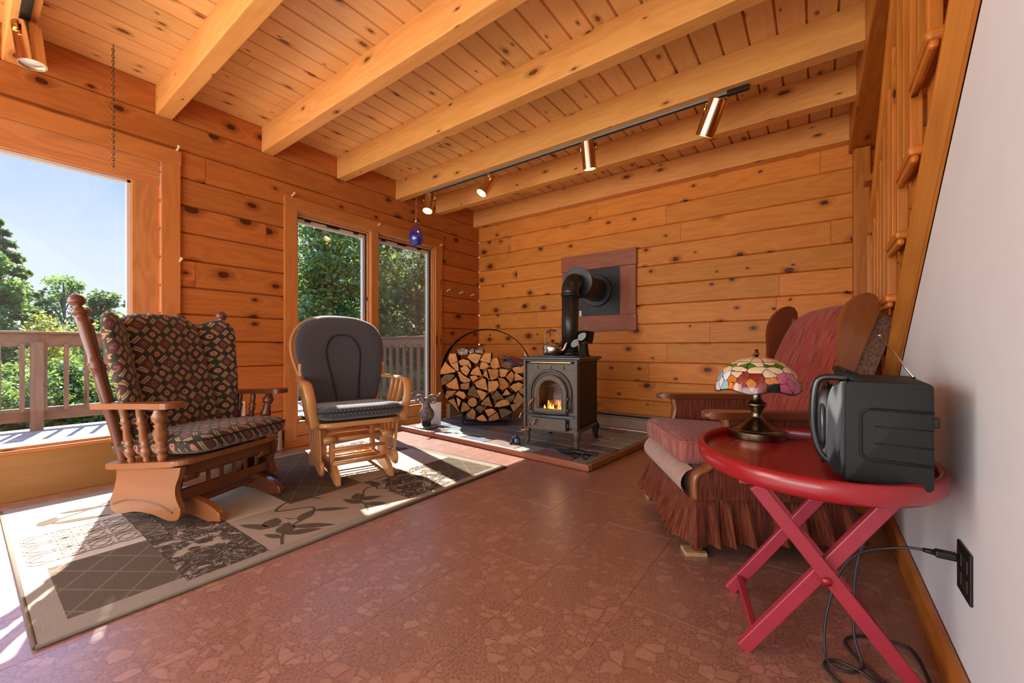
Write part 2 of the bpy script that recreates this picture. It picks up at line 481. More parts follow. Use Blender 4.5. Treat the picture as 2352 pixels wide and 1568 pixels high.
# cork floor
t = NT('cork_floor'); uv = t.uv(); rn = t.rnd()
nz = t.noise(uv, 45, 3, .6).outputs['Color']
wv = t.mix(.016, uv, nz, 'ADD')
def chipset(sc, thr, off):
    mp_ = t.scale(wv, (sc, sc * .85, sc), off)
    v = t.n('ShaderNodeTexVoronoi', voronoi_dimensions='2D'); t.l(mp_, v.inputs['Vector']); v.inputs['Scale'].default_value = 1
    e = t.n('ShaderNodeTexVoronoi', voronoi_dimensions='2D', feature='DISTANCE_TO_EDGE'); t.l(mp_, e.inputs['Vector']); e.inputs['Scale'].default_value = 1
    c = t.n('ShaderNodeSeparateColor'); t.l(v.outputs['Color'], c.inputs[0])
    return t.math('MULTIPLY', t.math('GREATER_THAN', c.outputs[0], thr), t.sstep(e.outputs['Distance'], .05, .11)), c.outputs[1], t.math('MULTIPLY', t.math('GREATER_THAN', c.outputs[0], thr), t.sstep(e.outputs['Distance'], .09, .04))
fine = t.noise(uv, 330, 3, .75).outputs[0]
fine2 = t.noise(uv, 120, 3, .7).outputs[0]
reg = t.noise(uv, 2.6, 2).outputs[0]
base = t.mix(t.sstep(fine2, .32, .68), C('#6e4c3e'), C('#a87866'))
base = t.mix(t.math('MULTIPLY', t.sstep(fine, .42, .62), .4), base, C('#a67d6a'))
for sc, thr, off in ((38, .60, (3, 1, 0)), (21, .78, (0, 0, 0))):
    ch, tone_, rim = chipset(sc, thr, off)
    ccol = t.mix(tone_, C('#9c6a56'), C('#c4957e'))
    base = t.mix(t.math('MULTIPLY', rim, .2), base, C('#4a2e24'))
    base = t.mix(t.math('MULTIPLY', ch, .68), base, t.mix(t.math('MULTIPLY', t.sstep(fine, .35, .5), .25), ccol, C('#6a4436')))
base = t.mix(t.math('MULTIPLY', t.sstep(reg, .45, .7), .12), base, C('#5a382c'))
base = t.mix(t.math('MULTIPLY', rn, .12), base, C('#86594c'))
t.bsdf(base, t.math('MULTIPLY_ADD', fine, .2, .26), 0, .9, coat=.8, bump=fine, bstr=.3, bdist=.0012)
t.t.nodes[[n.name for n in t.t.nodes if n.type == 'BSDF_PRINCIPLED'][0]].inputs['Coat Roughness'].default_value = .3
M_CORK = t.mat
m = MB()
xe = [-1.12 + .303 * k for k in range(8, -9, -1)]
xe = sorted(x for x in xe if -3.6 < x < 1.25); xe = [-3.6] + xe + [1.25]
def fj(ci):
    off = {0: .42, 1: .97}[(round((xe[ci] + 1.72) / .303)) % 2]
    return [off + .915 * k for k in range(-5, 5)]
boards(m, lambda u, v, d: (v, u, -d), -3.0, YB, xe, g=(.0014, .0012), joints=fj, jg=.0005)
struct(m.build('floor', M_CORK))
# ceiling boards run away from us, grooved
m = MB()
xs = [XL]
while xs[-1] < .3: xs.append(xs[-1] + .137)
xs[-1] = .32
boards(m, lambda u, v, d: (v, u, ZC + d), -3.0, YB, xs, g=(.0075, .02), seg=(2.5, 5.0))
struct(m.build('ceiling', W_CEIL))
m = MB(); m.box((.78, .5, 4.06), (1.1, 7.3, .04)); m.box((.34, .5, 3.4), (.05, 7.3, 1.3)); struct(m.build('ceiling_stairwell', W_CEIL))
for y0 in (-1.17, -.515, .14, .795, 1.459, 2.108, 2.776, 3.345):
    m = MB(); m.box((-1.68, y0 + .046, 2.537), (3.86, .092, .2), bev=.006); struct(m.build('ceiling_beam', W_BEAM))
m = MB(); m.box((-1.68, 4.065, 2.53), (3.86, .108, .205), bev=.006); struct(m.build('ceiling_beam', W_BEAM))
m = MB(); m.box((.29, .5, 2.495), (.17, 7.22, .29), bev=.005); struct(m.build('ceiling_beam', W_STAIR))
# corner post
m = MB(); m.box((.278, 4.05, 1.17), (.1, .12, 2.35), bev=.012); struct(m.build('trim_1', W_STAIR))
# baseboard under the white wall
m = MB(); m.box((.272, -.16, .045), (.022, 5.72, .09), bev=.005); struct(m.build('baseboard_right', W_STAIR))

# ------------------------------------------------------------------ windows
t = NT('window_glass')
tr = t.n('ShaderNodeBsdfTransparent'); gl = t.n('ShaderNodeBsdfGlossy'); gl.inputs['Roughness'].default_value = .02
lw = t.n('ShaderNodeLayerWeight'); lw.inputs[0].default_value = .5; frv = t.math('MULTIPLY_ADD', t.math('POWER', lw.outputs['Facing'], 5), .55, .035)
mx = t.n('ShaderNodeMixShader'); t.l(frv, mx.inputs[0]); t.l(tr.outputs[0], mx.inputs[1]); t.l(gl.outputs[0], mx.inputs[2]); t.l(mx.outputs[0], t.out.inputs[0])
M_GLASS = t.mat
t = NT('insect_screen')
tr = t.n('ShaderNodeBsdfTransparent'); tr.inputs[0].default_value = (.86, .86, .86, 1)
df = t.n('ShaderNodeBsdfDiffuse'); df.inputs[0].default_value = C('#8a8578')
mx = t.n('ShaderNodeMixShader'); mx.inputs[0].default_value = .16; t.l(tr.outputs[0], mx.inputs[1]); t.l(df.outputs[0], mx.inputs[2]); t.l(mx.outputs[0], t.out.inputs[0])
M_SCREEN = t.mat

w1 = thing('window_1', None, None); w1['kind'] = 'structure'
m = MB()
m.box((XL + .012, -.15, 2.172), (.028, 2.16, .105), bev=.003)
m.box((XL + .012, .873, 1.065), (.026, .105, 2.12), bev=.003); m.box((XL + .012, -1.17, 1.065), (.026, .105, 2.12), bev=.003)
struct(m.build('window_casing', W_TRIM, w1))
m = MB()
m.box((XL - .03, -.15, 2.04), (.05, 1.94, .165), bev=.004)
for y in (.748, -1.05): m.box((XL - .03, y, 1.12), (.05, .146, 1.68), bev=.004)
struct(m.build('window_frame', W_SASH, w1))
m = MB()
for y in (.664, -.966): m.box((XL - .045, y, 1.12), (.036, .022, 1.67), bev=.003)
m.box((XL - .045, -.15, 1.946), (.036, 1.65, .022), bev=.003)
struct(m.build('weatherstrip', M_ALU, w1))
m = MB(); m.box((XL - .055, -.15, 1.12), (.006, 1.66, 1.68)); struct(m.build('window_pane', M_GLASS, w1))
m = MB(); m.box((XL - .04, -.15, .292), (.16, 1.94, .022), bev=.006); m.box((XL + .028, -.15, .268), (.02, 1.94, .02), bev=.004)
struct(m.build('window_sill', W_TRIM, w1))
m = MB(); m.box((XL + .015, -.15, .13), (.04, 1.94, .26), bev=.003); struct(m.build('bottom_panel', W_PANEL, w1))

w2 = thing('window_2', None, None); w2['kind'] = 'structure'
m = MB()
m.box((XL + .011, 1.678, 1.045), (.026, .105, 1.98), bev=.004); m.box((XL + .011, 3.381, 1.045), (.026, .105, 1.98), bev=.004)
m.box((XL + .013, 2.53, 2.083), (.03, 1.81, .105), bev=.004)
m.box((XL + .011, 2.503, 1.115), (.026, .085, 1.83), bev=.004)
m.box((XL + .011, 2.53, .147), (.026, 1.6, .104), bev=.004); m.box((XL + .009, 2.53, .045), (.022, 1.81, .09), bev=.004)
struct(m.build('window_casing', W_TRIM, w2))
m = MB()
for y in (1.735, 2.468, 2.537, 3.325): m.box((XL - .055, y, 1.115), (.11, .016, 1.83), bev=.003)
for y0, y1 in ((1.73, 2.47), (2.535, 3.33)):
    m.box((XL - .055, (y0+y1)/2, 2.022), (.11, y1-y0, .016), bev=.003); m.box((XL - .06, (y0+y1)/2, .206), (.14, y1-y0, .016), bev=.003)
    m.box((XL - .03, y1 - .017, 1.115), (.02, .014, 1.8), bev=.003); m.box((XL - .03, (y0+y1)/2, 2.005), (.02, y1-y0-.03, .014), bev=.003)
struct(m.build('window_frame', W_SASH, w2))
for y0, y1 in ((1.742, 2.461), (2.544, 3.318)):
    m = MB(); zb, zt, wd = .214, 1.995, .042
    for y in (y0 + wd/2, y1 - wd/2): m.box((XL - .085, y, (zb+zt)/2), (.035, wd, zt-zb), bev=.006)
    m.box((XL - .085, (y0+y1)/2, zt - .02), (.035, y1-y0-2*wd, .04), bev=.004); m.box((XL - .085, (y0+y1)/2, zb + .02), (.035, y1-y0-2*wd, .04), bev=.004)
    sh = struct(m.build('window_sash', M_ALU, w2))
    m = MB(); m.box((XL - .09, (y0+y1)/2, (zb+zt)/2), (.006, y1-y0-2*wd, zt-zb-.08)); struct(m.build('window_pane', M_GLASS, sh))
    m = MB()
    for k in range(3): m.box((XL - .062, y0 + .12 + k * .24, zt - .012), (.02, .05 if k != 1 else .12, .014), bev=.002)
    m.box((XL - .07, (y0+y1)/2, zt + .004), (.03, y1-y0, .008)); m.box((XL - .07, y1 - .006, (zb+zt)/2), (.03, .012, zt-zb))
    struct(m.build('track_liner', M_DARK, w2))
m = MB(); m.box((XL - .11, 2.931, 1.1), (.003, .69, 1.7)); struct(m.build('insect_screen', M_SCREEN, w2))
m = MB(); m.box((XL - .05, 2.452, 1.33), (.02, .018, .09), bev=.004); m.box((XL - .035, 2.445, 1.345), (.03, .012, .04), bev=.004); m.build('sash_latch', M_BLACK, w2)
m = MB(); m.box((XL - .05, 1.86, .235), (.05, .09, .03), bev=.008); m.tube([(XL - .03, 1.86, .245), (XL + .0, 1.88, .25), (XL + .01, 1.92, .235)], .008, 8); m.build('crank_handle', M_BLACK, w2)

# ------------------------------------------------------------------ staircase
st = thing('staircase', 'pine staircase with square balusters rising over the white wall', 'staircase', (0, 0, 0))
rise, run = .195, .244
z0 = .28
m = MB(); m.box((.62, 3.43, .127), (1.22, 1.36, .25), bev=.004); m.box((.61, 3.4, .266), (1.27, 1.42, .028), bev=.012); m.build('landing', W_STAIR, st)
poly = []
NS = 12
bot = [(-.1, LZ(-.1) + .01), (2.95, max(.28, LZ(2.95)))]
top = []
yk = lambda k: 2.72 - (z0 + rise * k - .17 - .447) / .8
top.append((yk(0) if yk(0) < 2.98 else 2.98, z0))
for k in range(NS):
    y = min(yk(k), 2.98) if k == 0 else yk(k)
    top.append((y, z0 + rise * (k + 1) - .03)); top.append((yk(k + 1), z0 + rise * (k + 1) - .03))
poly = [(p[0], p[1]) for p in top]
yend = top[-1][0]
poly += [(yend, LZ(yend) + .012), (2.72, LZ(2.72) + .012), (2.98, z0)]
m = MB(); m.prism(poly, .022, frame((0, 1, 0), (0, 0, 1), (1, 0, 0), (XR - .023, 0, 0))); m.build('stringer', W_STAIR, st)
m = MB(); m.bar((XR - .028, 2.72, LZ(2.72) + .02), (XR - .028, yend, LZ(yend) + .02), .014, .045, .004, up=(1, 0, 0)); m.build('stringer_molding', W_STAIR, st)
for k in range(1, NS):
    y1 = yk(k - 1) if k > 1 else 2.94
    y0 = yk(k)
    z = z0 + rise * k
    m = MB(); m.box((.735, (y0 + y1) / 2 + .012, z - .015), (1.03, y1 - y0 + .03, .03), bev=.011, along=0)
    m.box((.236, (y0 + y1) / 2 + .01, z - .04), (.02, y1 - y0 + .02, .022), bev=.008)
    m.build('tread', W_STAIR, st)
    m = MB(); m.box((.77, y1 + .004, z - rise / 2 - .015), (.95, .016, rise - .03)); m.build('riser', W_STAIR, st)
RZ = lambda y: 1.47 + .8 * (2.78 - y)
for k in range(1, NS):
    y1 = yk(k - 1) if k > 1 else 2.94
    for f in (.22, .72):
        y = y1 - run * f
        zt = min(RZ(y) - .02, 4.0)
        m = MB(); m.box((.247, y, (z0 + rise * k + zt) / 2), (.03, .03, zt - z0 - rise * k), bev=.003)
        m.build('baluster', W_STAIR, st)
m = MB(); m.bar((.247, 2.80, RZ(2.80)), (.247, -.3, RZ(-.3)), .045, .062, .008, up=(1, 0, 0)); m.build('handrail', W_STAIR, st)
m = MB(); m.box((.247, 2.86, .86), (.06, .06, 1.16), bev=.006); m.build('newel_post', W_STAIR, st)
m = MB(); m.box((.31, 3.9, 2.06), (.05, .14, .05), T() , bev=.004); m.build('rail_end', W_STAIR, st)

# ------------------------------------------------------------------ deck outside
m = MB()
boards(m, lambda u, v, d: (v, u, .05 - d), -3.2, 3.85, [-6.25 + .141 * k for k in range(19)], g=(.004, .02), seg=(2.5, 4))
m.box((-6.24, .3, -.06), (.03, 7.1, .2)); m.box((-4.98, 3.84, -.06), (2.5, .03, .2))
struct(m.build('deck_floor', W_DECK))
m = MB(); m.box((-3.72, .4, 2.9), (.12, 7.2, 1.5)); struct(m.build('wall_exterior', W_DECK))
def railing(name, label, o, d, L, n, postat):
    th = thing(name, label, 'railing', o)
    d = Vector(d); nrm = Vector((-d.y, d.x, 0))
    Pt = lambda s_, w, z: d * s_ + nrm * w + Vector((0, 0, z))
    m = MB(); m.bar(Pt(0, 0, .925), Pt(L, 0, .925), .045, .13, .006); m.bar(Pt(-.03, 0, 1.002), Pt(L + .03, 0, 1.002), .10, .025, .005); m.build('top_rail', W_RAIL, th)
    m = MB(); m.bar(Pt(0, .01, .20), Pt(L, .01, .20), .04, .13, .006); m.build('bottom_rail', W_RAIL, th)
    for k in range(n):
        s_ = (k + .5) * L / n
        m = MB(); m.box(Pt(s_, -.04, .56), (.035, .035, .66), bev=.003); m.build('baluster', W_RAIL, th)
    for s_ in postat:
        m = MB(); m.box(Pt(s_, -.075, .475), (.085, .085, .86), bev=.004); m.build('post', W_RAIL, th)
    return th
railing('deck_railing', 'long weathered wooden deck railing outside the large window', (-6.15, -3.03, 0), (0, 1, 0), 6.78, 47, (.04, 1.75, 3.48, 5.2, 6.74))
railing('deck_railing', 'weathered wooden railing across the deck end outside the double window', (-6.05, 3.75, 0), (1, 0, 0), 2.25, 15, (.03, 2.2))
# ------------------------------------------------------------------ rug
def rugmat(name, a, b, kind):
    t = NT(name); o = t.obj(); A, B = C(a), C(b)
    pile = t.noise(o, 420, 2, .7).outputs[0]
    big = t.noise(o, 5, 3).outputs[0]
    if kind == 'plain': f = t.math('MULTIPLY', t.sstep(big, .4, .7), .35)
    elif kind == 'floral':
        n = t.noise(o, 7.5, 5, .68, 1.6).outputs[0]; n2 = t.noise(o, 17, 3, .6, 2.2).outputs[0]
        f = t.math('MAXIMUM', t.sstep(n, .53, .60), t.sstep(t.math('PINGPONG', t.math('MULTIPLY', n2, 7), 1), .84, .95))
    elif kind == 'diamond':
        sp = t.n('ShaderNodeSeparateXYZ'); t.l(o, sp.inputs[0])
        wb = t.math('MULTIPLY', big, .05)
        p = t.math('PINGPONG', t.math('ADD', t.math('ADD', t.math('MULTIPLY', sp.outputs[0], 5), t.math('MULTIPLY', sp.outputs[1], 7)), wb), .5)
        q = t.math('PINGPONG', t.math('ADD', t.math('SUBTRACT', t.math('MULTIPLY', sp.outputs[0], 5), t.math('MULTIPLY', sp.outputs[1], 7)), wb), .5)
        f = t.math('MULTIPLY', t.math('MAXIMUM', t.sstep(p, .05, .015), t.sstep(q, .05, .015)), .55)
    col = t.mix(f, A, B)
    col = t.mix(t.math('MULTIPLY', t.sstep(pile, .3, .7), .28), col, tuple(x * .45 for x in A[:3]) + (1,))
    t.bsdf(col, .95, 0, .1, bump=pile, bstr=.6, bdist=.003)
    return t.mat
RG = [rugmat('rug_border', '#94897b', '#857b6e', 'plain'), rugmat('rug_brown', '#5f5446', '#877a68', 'diamond'),
      rugmat('rug_floral', '#4a4037', '#a89a88', 'floral'), rugmat('rug_beige', '#a09080', '#928272', 'plain'),
      rugmat('rug_cream', '#bdb3a2', '#aca292', 'plain'), rugmat('rug_leaf', '#5b4f42', '#6d6152', 'plain'), rugmat('rug_edge', '#766c60', '#665d50', 'plain')]
RX0, RX1, RY0, RY1 = -3.36, -1.765, .128, 2.31
m = MB()
zt = .011
patch = [  # x0,x1,y0,y1,mat
 (-2.35, -1.86, .20, .49, 1), (-2.42, -1.82, .49, .77, 2), (-2.27, -1.82, .77, 1.50, 3), (-2.27, -1.82, 1.50, 1.95, 2),
 (-2.27, -1.82, 1.95, 2.24, 1),
 (-2.85, -2.35, .20, .49, 4), (-3.25, -2.85, .20, .60, 3), (-2.85, -2.42, .49, .77, 1), (-2.85, -2.27, .77, 1.06, 4), (-2.72, -2.27, 1.06, 1.50, 1),
 (-2.72, -2.27, 1.50, 1.95, 3), (-2.72, -2.27, 1.95, 2.24, 4), (-3.30, -2.85, .60, .90, 2), (-3.30, -2.85, .90, 1.06, 3), (-3.30, -2.72, 1.06, 1.75, 1), (-3.30, -2.72, 1.75, 2.24, 2)]
xsr = sorted({RX0, RX1} | {p[0] for p in patch} | {p[1] for p in patch}); ysr = sorted({RY0, RY1} | {p[2] for p in patch} | {p[3] for p in patch})
for a, b in zip(xsr, xsr[1:]):
    for c, d in zip(ysr, ysr[1:]):
        mi = 0
        for p in patch:
            if p[0] <= (a+b)/2 <= p[1] and p[2] <= (c+d)/2 <= p[3]: mi = p[4]
        m.mi = mi; m.quad([(a, c, zt), (b, c, zt), (b, d, zt), (a, d, zt)])
m.mi = 6
E4 = [(RX0, RY0), (RX1, RY0), (RX1, RY1), (RX0, RY1)]
for (a, b) in zip(E4, E4[1:] + E4[:1]):
    m.tube([(a[0], a[1], .0065), (b[0], b[1], .0065)], .0065, 8)
# woven leaf sprays
def leaf(x, y, ang, L, w, mi=5, z=.0125):
    m.mi = mi; pts = []
    n = 10
    for k in range(n + 1): pts.append((k / n * L, w * math.sin(PI * (k / n) ** .8)))
    for k in range(n - 1, 0, -1): pts.append((k / n * L, -w * math.sin(PI * (k / n) ** .8)))
    ca, sa = math.cos(ang), math.sin(ang)
    P = [(x + p[0]*ca - p[1]*sa, y + p[0]*sa + p[1]*ca, z) for p in pts]
    vs = [m.bm.verts.new(p) for p in P]; m.face(vs, [(p[0], p[1]) for p in P])
def vine(pts, w=.006, mi=5, z=.0122, n=10):
    m.mi = mi; S = spline(pts, n)
    for a, b in zip(S, S[1:]):
        dx, dy = b[0]-a[0], b[1]-a[1]; l = math.hypot(dx, dy) or 1; nx, ny = -dy/l*w, dx/l*w
        m.quad([(a[0]+nx, a[1]+ny, z), (b[0]+nx, b[1]+ny, z), (b[0]-nx, b[1]-ny, z), (a[0]-nx, a[1]-ny, z)])
vine([(-1.83, .82), (-1.93, .87), (-1.99, .94), (-2.04, 1.05), (-2.13, 1.11), (-2.19, 1.02), (-2.23, .97), (-2.30, 1.05), (-2.29, 1.16), (-2.21, 1.2)])
vine([(-1.95, .885), (-2.03, .93), (-2.05, .86), (-2.07, .82)], .005)
vine([(-2.06, 1.07), (-2.06, .98), (-2.10, .96)], .004)
for a in [(-1.93, .87, 2.55, .13, .04), (-1.93, .87, 1.0, .16, .026), (-1.90, .85, 3.5, .10, .018), (-2.05, .86, 3.6, .16, .024), (-2.06, .86, 2.4, .11, .04), (-1.98, .93, .75, .20, .026), (-2.02, .98, 2.1, .14, .03), (-2.09, 1.09, .8, .18, .022)]: leaf(*a)
vine([(-1.86, 1.26), (-1.95, 1.30), (-2.03, 1.32), (-2.08, 1.37), (-2.16, 1.45), (-2.14, 1.50), (-2.09, 1.48)], .005)
for a in [(-1.97, 1.30, 3.4, .14, .028), (-1.96, 1.30, .6, .15, .026), (-2.03, 1.32, 2.7, .11, .036), (-2.03, 1.32, 1.1, .12, .03)]: leaf(*a)
vine([(-2.95, .22), (-3.0, .34), (-3.06, .44), (-3.12, .50), (-3.2, .54)], .004, 5)
for a in [(-2.93, .23, 2.6, .11, .035), (-2.93, .26, 1.2, .22, .02), (-3.08, .30, 1.3, .2, .02)]: leaf(*a)
for i in range(4):   # interlaced ovals
    for j in range(3):
        cx, cy = -2.47 - j * .13, .235 + i * .085
        for s_ in (-.5, .5):
            vine([(cx + .05*math.cos(a)*math.cos(s_) - .085*math.sin(a)*math.sin(s_), cy + .05*math.cos(a)*math.sin(s_) + .085*math.sin(a)*math.cos(s_)) for a in [2*PI*k/10 for k in range(11)]], .0028, 3, .0124 + .0001 * j, 2)
for i in range(3):
    vine([(-2.40 + .08*math.sin(k*.9 + i), 1.95 + .10*k - i*.05) for k in range(-4, 3)], .004, 4)
rug = m.build('patchwork_rug', RG, fixn=False)
tag(rug, 'beige and brown patchwork area rug with leaf sprays under the two gliders', 'rug')

# ------------------------------------------------------------------ slate hearth
t = NT('slate_tile'); rn = t.rnd(); o = t.obj()
ramp = t.n('ShaderNodeValToRGB'); t.l(rn, ramp.inputs[0]); cr = ramp.color_ramp; cr.interpolation = 'CONSTANT'
cols = ['#8a9a98', '#65727e', '#7d5c60', '#9aa8a4', '#565e68', '#768a8c', '#85706c', '#8fa09c']
for i, c in enumerate(cols):
    e = cr.elements[i] if i < 2 else cr.elements.new(i / len(cols))
    e.position = i / len(cols); e.color = C(c)
cl = t.noise(o, 14, 4, .6).outputs[0]
col = t.mix(t.sstep(cl, .35, .7), ramp.outputs[0], t.mix(.5, ramp.outputs[0], C('#8a8a80')))
t.bsdf(col, t.math('MULTIPLY_ADD', cl, .25, .22), 0, .5, bump=t.noise(o, 60, 4).outputs[0], bstr=.15)
M_SLATE = t.mat
M_GROUT = simple('grout', '#b9b2a6', .9)
ha = rad(-4.0)
hearth = thing('hearth_pad', 'raised slate tile hearth with wooden edging under the stove', 'hearth', (-3.46, 2.722, 0), ha)
HW, HD = 2.21, 1.20
m = MB(); m.box((HW/2, HD/2 + .08, .018), (HW - .02, HD + .14, .034))
m.build('tile_bed', M_GROUT, hearth)
m = MB(); ny = 7; th_ = (HD + .10) / ny
for j in range(ny):
    x = .03 - R.random() * .2; y0 = .025 + j * th_
    while x < HW - .03:
        w = R.choice([.19, .22, .30, .30, .34]); a, b = max(x, .03), min(x + w, HW - .03)
        if HW - .03 - b < .06: b = HW - .03
        if b - a > .02: m.box(((a+b)/2 , y0 + th_/2, .036), (b-a-.011, th_-.011, .016), bev=.003)
        x = b if b > x + .01 else x + w
        if b >= HW - .031: break
m.build('slate_tiles', M_SLATE, hearth)
m = MB(); m.box((HW/2, .004, .026), (HW + .03, .032, .05), bev=.012); m.build('front_edging', W_THIM, hearth)
m = MB(); m.box((HW + .0, .62, .026), (.032, 1.20, .05), bev=.012); m.build('side_edging', W_CHERRY, hearth)
HZ = .045

# ------------------------------------------------------------------ wood stove
SA = rad(7.0)
sv = thing('wood_stove', 'black cast iron wood stove with arched glass door on slate hearth', 'wood stove', (-1.735, 2.87, HZ), SA)
SW, SD, SB, ST = .46, .50, .15, .715        # body width, depth, bottom and top (above the hearth)
FX = lambda x, z, y=0: (x, y, z)
FR_ = frame((1, 0, 0), (0, 0, 1), (0, -1, 0))   # local xy -> x,z ; thickness toward the viewer (-y)
def fr(y): mm = FR_.copy(); mm.translation = (0, y, 0); return mm
# front plate with an arched opening
def arch_outline(w, zb, zs, n=14):
    """arch: half width w, bottom zb, spring line zs"""
    return [(-w, zb), (0, zb), (w, zb)] + [(w * math.cos(a), zs + w * 1.02 * math.sin(a)) for a in [PI * k / n for k in range(n + 1)]]
def rect_match(pl, x0, x1, y0, y1):
    cx, cy = 0, (y0 + y1) / 2; out = []
    for (x, y) in pl:
        dx, dy = x - cx, y - cy
        k = min((x1 - cx) / dx if dx > 1e-9 else ((x0 - cx) / dx if dx < -1e-9 else 1e9), (y1 - cy) / dy if dy > 1e-9 else ((y0 - cy) / dy if dy < -1e-9 else 1e9))
        out.append((cx + dx * k, cy + dy * k))
    return out
ina = arch_outline(.115, .30, .435)
m = MB()
oa = rect_match(ina, -SW/2, SW/2, SB, ST - .01)
m.plate(oa, ina, .02, fr(.02))
for sx in (-SW/2, SW/2): m.box((sx * .99, .0, (SB+ST)/2), (.02, .05, ST-SB), bev=.004)
# relief bands and ticks
for z in (.665, .628): m.box((0, -.003, z), (SW - .03, .012, .006))
for x in (-.115, 0, .115): m.box((x, -.004, .646), (.009, .014, .034))
for sx in (-1, 1):
    for z in (.50, .475, .38, .36, .29): m.box((sx * .205, -.003, z), (.05, .012, .006))
    m.box((sx * .195, -.003, .325), (.007, .012, .07)); m.box((sx * .215, -.003, .325), (.007, .012, .07))
for z in (.17, .20): m.box((-.21, -.003, z), (.04, .012, .006))
ring = [(x, -.006, z) for (x, z) in arch_outline(.178, .29, .44, 20)[2:]] + [(-.178, -.006, .29)]
m.tube(ring, 1, 8, sq=(.012, .017)); m.build('front_plate', M_IRON, sv)
m = MB()
for (x, y0, y1, wid) in ((SW/2 - .008, .02, SD, .016), (-SW/2 + .008, .02, SD, .016)): m.box((x, (y0+y1)/2, (SB+ST)/2), (wid, y1-y0, ST-SB), bev=.004)
m.box((0, SD - .01, (SB+ST)/2), (SW, .02, ST-SB), bev=.004); m.box((0, SD/2, SB + .008), (SW, SD, .016))
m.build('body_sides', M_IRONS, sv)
m = MB(); m.box((0, SD/2 - .005, ST + .006), (SW + .07, SD + .06, .024), bev=.008); m.box((0, SD/2, ST - .012), (SW + .03, SD + .03, .016), bev=.005)
m.box((.02, SD/2 - .02, ST + .021), (.36, .40, .010), bev=.004); m.build('top_plate', M_IRONT, sv)
m = MB(); m.box((0, -.010, .688), (SW - .1, .008, .010), bev=.002); m.build('warming_slot_trim', M_GOLD, sv)
m = MB(); m.box((0, -.004, .688), (SW - .06, .012, .022), bev=.002); m.build('slot', M_DARK, sv)
# firebox with burning logs behind the glass
fire = NT('fire_brick'); o = fire.obj(); fire.bsdf(fire.mix(fire.noise(o, 9, 3).outputs[0], C('#6c5038'), C('#1c120c')), .9); M_FB = fire.mat
m = MB(); m.box((0, .30, .43), (.36, .02, .44)); m.box((0, .17, .235), (.36, .26, .02)); m.box((-.18, .17, .43), (.02, .28, .44)); m.box((.18, .17, .43), (.02, .28, .44)); m.build('firebox', M_FB, sv)
t = NT('flame'); o = t.obj(); nz = t.noise(o, 22, 2).outputs[0]; em = t.n('ShaderNodeEmission'); t.l(t.mix(t.sstep(nz, .4, .62), C('#ff7a1c'), C('#ffc860')), em.inputs[0]); em.inputs[1].default_value = 1.3; t.l(em.outputs[0], t.out.inputs[0]); M_FLAME = t.mat
m = MB()
for (x, h, w) in ((-.075, .075, .014), (-.06, .06, .016), (-.03, .05, .012), (.025, .085, .012), (.038, .055, .014), (.07, .035, .012), (-.1, .04, .012)):
    S = spline([(0.0, 0), (w, h*.2), (w*.6, h*.6), (w*.2, h)], 5)
    m.lathe([(max(r, 0), z) for r, z in S] [0:-1] + [(0, h)], 8, T(x, .12 + R.uniform(-.02, .02), .285, 0, R.uniform(-.15, .15), 0))
m.build('flames', M_FLAME, sv)
m = MB()
for (a, b, r) in (((-.14, .15, .275), (.13, .13, .265), .03), ((-.12, .2, .29), (.14, .21, .30), .035), ((-.1, .17, .34), (.12, .2, .33), .03)): m.tube([a, b], r, 9)
m.build('burning_log', simple('charred_wood', '#6b4630', .9, var=.5, vscale=25), sv)
# arched door
oo = arch_outline(.147, .275, .437, 20); ii = arch_outline(.110, .312, .435, 20)
m = MB(); m.plate(oo, ii, .022, fr(-.004)); m.tube([(x, -.028, z) for x, z in oo[2:]] + [(-.147, -.028, .275)], .007, 8)
m.tube([(x, -.027, z) for x, z in ii[2:]] + [(-.110, -.027, .312)], .004, 6)
m.tube([(-.15, -.03, .278), (.15, -.03, .278)], .008, 8)
door = m.build('door', M_IRON, sv)
m = MB(); m.prism(ii, .004, fr(-.006)); m.build('door_glass', M_GLASS, door)
def coil(m, a, b, r=.008):
    a, b = Vector(a), Vector(b); m.tube([a, b], r * .75, 8)
    for k in range(5): p = a.lerp(b, (k + .5) / 5); d = (b - a).normalized() * .003; m.tube([p - d, p + d], r, 8)
m = MB(); m.tube([(-.135, -.03, .385), (-.135, -.055, .385), (-.145, -.06, .375)], .008, 8); coil(m, (-.142, -.062, .38), (-.165, -.07, .345), .010); m.build('door_handle', M_COPPER, door)
for z in (.31, .40):
    m = MB(); m.lathe([(.0, -.012), (.010, -.012), (.010, .012), (0, .012)], 10, T(.163, -.03, z)); m.box((.155, -.02, z), (.03, .016, .016), bev=.003); m.build('hinge', M_IRONT, door)
# ash lip and ash door
m = MB(); lip = [(-.235, 0)] + [(x, -.07 + .045 * (x/.235)**2) for x in [-.235 + .47*k/14 for k in range(15)]] + [(.235, 0)]
m.prism(lip, .014, T(0, 0, .253), bev=.004); m.build('ash_lip', M_IRONT, sv)
m = MB(); m.box((-.01, -.012, .187), (.30, .024, .10), bev=.006); m.box((-.165, -.01, .187), (.01, .02, .10)); ad = m.build('ash_door', M_IRON, sv)
m = MB(); m.tube([(-.115, -.022, .215), (-.115, -.05, .212)], .008, 8); coil(m, (-.117, -.052, .214), (-.135, -.062, .178), .010); m.build('ash_door_handle', M_COPPER, ad)
m = MB()
for z in (.16, .215): m.lathe([(0, -.012), (.009, -.012), (.009, .012), (0, .012)], 8, T(.15, -.02, z))
m.box((.155, -.008, .187), (.012, .018, .09)); m.build('ash_door_hinge', M_BLACK, ad)
m = MB(); m.tube([(-.17, .0, .135), (-.2, -.045, .132)], .006, 8); coil(m, (-.185, -.03, .132), (-.235, -.075, .128), .012); m.build('grate_handle', M_COPPER, sv)
